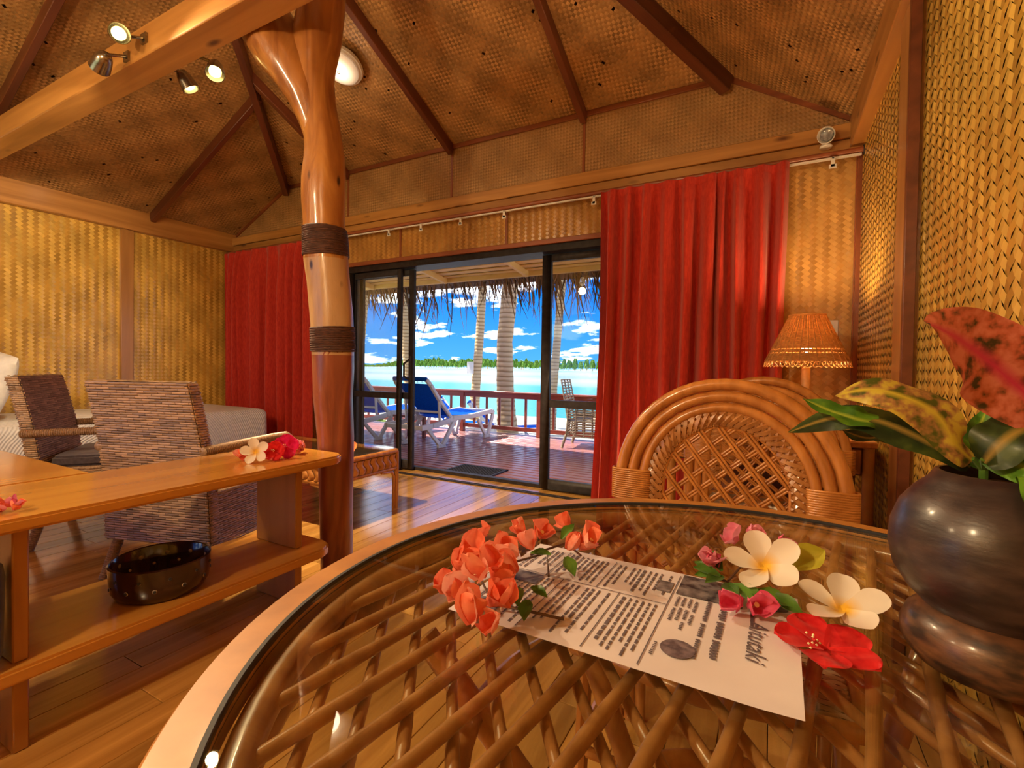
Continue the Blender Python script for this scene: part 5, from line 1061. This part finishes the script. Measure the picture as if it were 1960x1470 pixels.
BP = [(-0.368, 0.505, 0.79), (-0.372, 0.578, 0.815), (-0.32, 0.556, 0.825), (-0.298, 0.575, 0.808), (-0.296, 0.491, 0.80), (-0.277, 0.502, 0.80), (-0.298, 0.461, 0.79), (-0.27, 0.471, 0.79), (-0.399, 0.66, 0.815), (-0.365, 0.536, 0.81), (-0.342, 0.685, 0.815), (-0.328, 0.714, 0.808), (-0.318, 0.665, 0.805), (-0.289, 0.742, 0.82), (-0.248, 0.704, 0.81), (-0.279, 0.707, 0.80), (-0.316, 0.51, 0.82), (-.345, .56, .80), (-.335, .60, .805), (-.36, .62, .80), (-.31, .53, .80), (-.335, .51, .795), (-.265, .72, .80), (-.38, .545, .80)]
for p in BP:
    c = Vector(p) - B0; nrm = Vector((fr_.uniform(-.5, .7), fr_.uniform(-.9, .3), fr_.uniform(.35, 1))); bloom(bg_, c, nrm, ('boug', 'boug', 'boug', 'boug2'), fr_.uniform(.85, 1.15), fr_)
for p, d_, s_ in (((-0.292, 0.716, 0.81), (.2, .6, .5), 1.0), ((-0.296, 0.684, 0.795), (-.8, -.2, .1), .9), ((-0.278, 0.70, 0.79), (.6, -.7, -.2), 1.1), ((-0.295, 0.57, 0.79), (.4, -.8, -.05), 1.0), ((-0.272, 0.555, 0.785), (.3, -.9, -.1), 1.0), ((-.28, .58, .79), (.9, -.3, 0), .8)): leaf_at(bg_, leafm, Vector(p) - B0, d_, (0, -.3, 1), s_)
mb = MB()
for P in ([(-.40, .66, .79), (-.36, .58, .785), (-.31, .53, .782), (-.222, .557, .772)], [(-.36, .62, .785), (-.31, .70, .79), (-.289, .66, .772)], [(-.33, .68, .79), (-.29, .73, .80), (-.255, .705, .795)], [(-.35, .56, .785), (-.30, .48, .78), (-.28, .465, .78)]): mb.tube([Vector(p) - B0 for p in P], .0018, 6)
mb.build('stem', M['stem'], bg_, world=False); bg_.location.z -= .005
# pink sprig with leaves
P0 = Vector((-.045, .76, GZ)); ps = T(empty('bougainvillea_sprig', P0), 'pink bougainvillea sprig with glossy green leaves beside the white frangipani', 'flowers')
for p, n_, k in (((-.022, .850, .812), (.2, -.5, .9), ('pinkb',)), ((-.045, .845, .812), (-.4, -.5, .7), ('pinkb',)), ((.012, .850, .800), (.5, -.3, .7), ('pinkb', 'magenta')), ((-.070, .775, .80), (-.3, -.8, .6), ('pinkb',)), ((-.074, .792, .795), (.2, -.9, .5), ('pinkb', 'magenta')), ((-.035, .700, .776), (-.2, -.6, .4), ('magenta',)), ((-.018, .708, .774), (.3, -.6, .5), ('magenta',))): bloom(ps, Vector(p) - P0, n_, k, 1.0, fr_)
for p, d_, s_ in (((-.06, .762, .785), (-.7, -.3, .1), 1.0), ((-.06, .77, .79), (-.5, .5, .5), 1.1), ((-.05, .745, .785), (.2, -.9, -.05), 1.2), ((-.07, .77, .785), (-.8, .3, .3), .9), ((-.045, .74, .785), (.7, -.5, .0), 1.4), ((-.02, .73, .785), (.9, -.1, 0), 1.4), ((-.055, .755, .788), (-.5, -.7, .1), 1.0), ((0, .735, .785), (.8, -.4, -.1), 1.3), ((-.06, .75, .79), (-.9, .0, .25), 1.0)): leaf_at(ps, leafm, Vector(p) - P0, d_, (0, -.4, 1), s_)
leaf_at(ps, limem, Vector((.025, .80, .80)) - P0, (.7, .4, .35), (-.2, -.8, .6), .95)
mb = MB()
for P in ([(-.07, .765, .782), (-.03, .75, .78), (.02, .735, .778)], [(-.05, .76, .782), (-.03, .80, .80), (-.018, .83, .81)], [(-.04, .75, .78), (-.03, .71, .774)]): mb.tube([Vector(p) - P0 for p in P], .0018, 6)
mb.build('stem', M['stem'], ps, world=False); ps.location.z -= .006
frm = petal_mesh('petal', M['frangi'], .056, .040, .10, .14, 0, (8, 10), 0, .22)
def frangipani(c, nrm, label, sc=1.0, a0=0.0):
    o = T(empty('frangipani', c), label, 'flower', 'frangipani flowers'); q0 = Vector(nrm).normalized().to_track_quat('Z', 'Y')
    for k in range(5): put(o, frm, 'petal', tuple(Vector(nrm).normalized() * .0008 * k), quat=q0 @ Euler((0, 0, a0 + k * 1.2566)).to_quaternion() @ Euler((R(14), R(9), 0)).to_quaternion(), sc=sc)
    MB().tube([(0, 0, 0), tuple(-Vector(nrm).normalized() * .016)], .003, 6).build('tube', M['frangi'], o, world=False); return o
frangipani((-.0045, .779, .7975), (-.10, -.55, .82), 'white frangipani with yellow heart between pink petals and a lime leaf', 1.0, .5)
frangipani((.082, .714, .785), (-.06, -.30, .95), 'white frangipani with yellow heart between the red hibiscus and the vase', .95, .15)
def hibiscus(c, nrm, m, label, sc=1.0, seed=1, flat=False, pist=None):
    o = T(empty('hibiscus', c), label, 'flower'); q0 = Vector(nrm).normalized().to_track_quat('Z', 'Y'); r = random.Random(seed)
    me = petal_mesh('petal', m, .056, .054, .10 if flat else .30, .10, 0, (10, 10), .0030, .14, seed)
    for k in range(5): put(o, me, 'petal', (0, 0, 0), quat=q0 @ Euler((0, 0, k * 1.2566 + r.uniform(-.1, .1))).to_quaternion() @ Euler((R(r.uniform(0, 5 if flat else 22)), R(4 if flat else 8), 0)).to_quaternion(), sc=sc)
    ax = Vector(pist or nrm).normalized(); MB().tube([(0, 0, 0), tuple(ax * .03 * sc), tuple(ax * .055 * sc + Vector((.004, 0, 0)))], .0018 * sc, 6).build('pistil', m, o, world=False)
    pm = MB()
    for k in range(9): p_ = ax * (.036 + .002 * k) * sc + Vector((r.uniform(-1, 1), r.uniform(-1, 1), r.uniform(-1, 1))) * .006; pm.lathe([(0, -.0016), (.0016, 0), (0, .0016)], 6, tuple(p_))
    stuff(pm.build('anthers', M['pollen'], o, world=False)); return o
hibiscus((.060, .650, .7650), (.03, -.06, 1), M['redp'], 'red hibiscus flower lying between the menu and the white frangipani', .95, 2, True, (-.35, -.75, .5))
# flowers on the shelf
SZ = .6605
def shelf_bunch(c, kinds, label, n, seed, spread=.06):
    o = T(empty('flower_bunch', c), label, 'flowers'); r = random.Random(seed)
    for i in range(n): bloom(o, (r.uniform(-spread, spread), r.uniform(-spread, spread), r.uniform(.012, .04)), (r.uniform(-.3, .8), r.uniform(-.8, .2), r.uniform(.3, 1)), kinds, 1.1, r)
    return o
hibiscus((-1.915, 1.42, SZ + .047), (.75, -.65, .25), M['crimson'], 'crimson hibiscus flower standing on the shelf top by the log post', 1.15, 5)
hibiscus((-1.905, 1.362, SZ + .034), (.6, -.75, .3), M['redp'], 'bright red hibiscus flower in the bunch at the shelf end', .95, 6)
frangipani((-1.925, 1.282, SZ + .043), (.62, -.7, .35), 'white frangipani leaning on the crimson hibiscus on the shelf top', 1.1, .3)
shelf_bunch((-1.945, 1.522, SZ - .002), ('boug', 'boug2', 'pinkb'), 'salmon bougainvillea blooms beside the crimson hibiscus on the shelf end', 6, 4, .035); shelf_bunch((-1.985, 1.262, SZ - .010), ('boug', 'boug2'), 'orange bougainvillea bract under the white frangipani on the shelf', 2, 8, .03)
shelf_bunch((-1.85, .515, SZ - .015), ('boug', 'boug', 'pinkb', 'magenta'), 'small coral pink bougainvillea bunch alone on the shelf top, away from the log post', 5, 14, .03)
hibiscus((-2.60, 2.42, cz + .035), (.3, -.5, .8), M['orangep'], 'orange hibiscus flower on the glass coffee table', 1.3, 9)

# ------------------------------------------------------------------ vase and croton
VC = (.215, .70, TZ - .0003)
va = T(empty('carved_vase', VC), 'dark carved wooden vase with round bowl on a bulbous foot', 'vase')
def vase_mat(name, d, l):
    m = noisy(name, d, l, (22, 22, 60), 6, .4, .45, .2, bmp=.3, dist=.004, coatr=.15, lo=.4, hi=.75); return m
MB().lathe([(.045, .052), (.058, .062), (.075, .078), (.088, .10), (.0925, .125), (.091, .148), (.083, .172), (.07, .19), (.058, .202), (.052, .212), (.048, .212), (.05, .20), (.045, .17), (0, .16)], 56).build('bowl', vase_mat('dark polished wood', (.02, .012, .013), (.065, .04, .034)), va, world=False, smooth=60)
MB().lathe([(.05, 0), (.068, .004), (.078, .018), (.080, .034), (.074, .050), (.062, .062), (.05, .066)], 48).build('foot', vase_mat('carved brown wood', (.02, .010, .008), (.20, .085, .035)), va, world=False, smooth=60)
MB().lathe([(0, .197), (.046, .199)], 30).build('soil', M['stem'], va, world=False)
cp = T(empty('croton_plant', (.207, .715, GZ + .199)), 'croton cutting with mottled red, yellow and green leaves in the vase', 'plant'); CB = Vector((.207, .715, GZ + .199))
def croton_mat(name, ca, cb_, cc_, rib, sc=30):
    m, t, b = nodes(name); setp(b, .42, 0, .3, .05, .2)
    tcn = t.nodes.new('ShaderNodeTexCoord'); nz = t.nodes.new('ShaderNodeTexNoise'); nz.inputs['Scale'].default_value = sc; nz.inputs['Detail'].default_value = 3; t.links.new(tcn.outputs['Object'], nz.inputs['Vector'])
    rp = t.nodes.new('ShaderNodeValToRGB'); t.links.new(nz.outputs['Fac'], rp.inputs[0]); e = rp.color_ramp.elements; e[0].position = .38; e[0].color = (*ca, 1); e[1].position = .62; e[1].color = (*cb_, 1); q = e.new(.5); q.color = (*cc_, 1)
    va_ = t.nodes.new('ShaderNodeVertexColor'); va_.layer_name = 'Col'; mx = t.nodes.new('ShaderNodeMix'); mx.data_type = 'RGBA'; t.links.new(va_.outputs[0], mx.inputs[0]); t.links.new(rp.outputs[0], mx.inputs[6]); mx.inputs[7].default_value = (*rib, 1)
    t.links.new(mx.outputs[2], b.inputs['Base Color']); tr = t.nodes.new('ShaderNodeBsdfTranslucent'); t.links.new(mx.outputs[2], tr.inputs[0]); ms = t.nodes.new('ShaderNodeMixShader'); ms.inputs[0].default_value = .2; t.links.new(b.outputs[0], ms.inputs[1]); t.links.new(tr.outputs[0], ms.inputs[2]); t.links.new(ms.outputs[0], t.nodes['Material Output'].inputs[0]); return m
CM = {'red': croton_mat('red croton', (.05, .035, .015), (.60, .20, .15), (.48, .12, .07), (.50, .03, .10), 55), 'yellow': croton_mat('yellow croton', (.07, .09, .012), (.55, .44, .06), (.34, .17, .06), (.55, .45, .05), 60), 'green': croton_mat('green croton', (.05, .15, .012), (.12, .28, .02), (.06, .17, .015), (.35, .45, .05), 40), 'dark': croton_mat('dark croton', (.018, .03, .008), (.06, .085, .015), (.03, .05, .01), (.30, .20, .04), 40)}
def croton_leaf(pts, W_, nrm, kind, fold=.35, wav=.004, pw=.8):
    pts = [Vector(p) for p in pts]; n = 22; nu = 8; z0 = Vector(nrm).normalized(); V_ = []; C_ = []
    def curve(s):
        k = s * (len(pts) - 1); i = min(len(pts) - 2, int(k)); f_ = k - i; p0 = pts[max(0, i - 1)]; p1 = pts[i]; p2 = pts[i + 1]; p3 = pts[min(len(pts) - 1, i + 2)]
        return .5 * ((2 * p1) + (p2 - p0) * f_ + (2 * p0 - 5 * p1 + 4 * p2 - p3) * f_ * f_ + (3 * p1 - p0 - 3 * p2 + p3) * f_ ** 3)
    for j in range(n + 1):
        s = j / n; c = curve(s); t_ = (curve(min(1, s + .02)) - curve(max(0, s - .02))).normalized(); z_ = (z0 - t_ * z0.dot(t_)).normalized(); x_ = t_.cross(z_)
        w_ = W_ * (math.sin(math.pi * (.06 + .94 * s) ** pw) ** .7 if s < 1 else 0.02); w_ = max(w_, .0025)
        for i in range(nu + 1):
            a = 2 * i / nu - 1; V_.append(tuple(c + x_ * a * w_ + z_ * (fold * abs(a) * w_ + wav * math.sin(s * 16 + a * 2) * abs(a)) - CB)); C_.append([1.0 if abs(a) < .15 else 0.0] * 3)
    Fq = [(j * (nu + 1) + i, j * (nu + 1) + i + 1, (j + 1) * (nu + 1) + i + 1, (j + 1) * (nu + 1) + i) for j in range(n) for i in range(nu)]
    obj('leaf', fast_mesh('leaf', np.array(V_), np.array(Fq), CM[kind], np.array(C_), True), cp)
ST = (.207, .715, .975)
croton_leaf([(.262, .70, 1.028), (.229, .692, 1.063), (.194, .674, 1.096), (.162, .646, 1.118), (.133, .619, 1.131)], .043, (-.35, -.75, .35), 'red', .18, .003, .95)
croton_leaf([(.195, .706, .985), (.179, .698, 1.003), (.161, .70, 1.036), (.129, .706, 1.055), (.10, .713, 1.06), (.069, .719, 1.051)], .027, (.1, -.75, .65), 'yellow', -.2, .003, 1.0)
croton_leaf([(.197, .719, .976), (.17, .716, .994), (.143, .724, 1.01), (.105, .738, 1.024), (.068, .752, 1.02), (.02, .748, .998)], .024, (.0, -.7, .7), 'dark', -.12, .003, 1.15)
croton_leaf([(.115, .735, 1.018), (.093, .733, 1.022), (.067, .74, 1.03), (.036, .746, 1.044)], .016, (.1, -.7, .7), 'green', .3, .003)
croton_leaf([(.15, .765, 1.004), (.137, .777, 1.001), (.11, .774, .995), (.079, .769, 1.004)], .015, (0, -.5, .85), 'dark', .1)
croton_leaf([(.206, .746, .981), (.213, .762, 1.01), (.231, .783, 1.045)], .011, (-.3, -.9, .2), 'green', .2)
croton_leaf([(.20, .69, .986), (.215, .684, 1.014), (.245, .70, 1.03), (.28, .71, 1.03)], .028, (-.3, -.6, .7), 'dark', .15)
croton_leaf([(.207, .70, .99), (.232, .655, .985), (.222, .612, .965), (.226, .598, .935)], .020, (-.3, -.85, .3), 'green', .1)
croton_leaf([(.214, .773, .974), (.202, .79, .993), (.20, .812, 1.023)], .013, (-.2, -.8, .5), 'dark', .15)
croton_leaf([(.207, .735, .977), (.236, .774, .992), (.268, .802, .978)], .016, (0, -.6, .8), 'dark', .15)
mb = MB(); mb.tube([(0, 0, -.02), (.0, 0, .03), (.005, .005, .07), (.03, -.01, .075), (.052, -.014, .066)], .0042, 8); mb.build('stem', M['leaf'], cp, world=False)
for q in (((0, 0, .01), (-.012, -.009, .024)), ((0, 0, .012), (-.01, .004, .016)), ((0, 0, .012), (-.002, .03, .02)), ((0, 0, .012), (-.008, -.024, .026)), ((0, 0, .02), (.006, .055, .014)), ((0, 0, .02), (-.056, .048, .044))): MB().tube(q, .0024, 6).build('petiole', M['leaf'], cp, world=False)
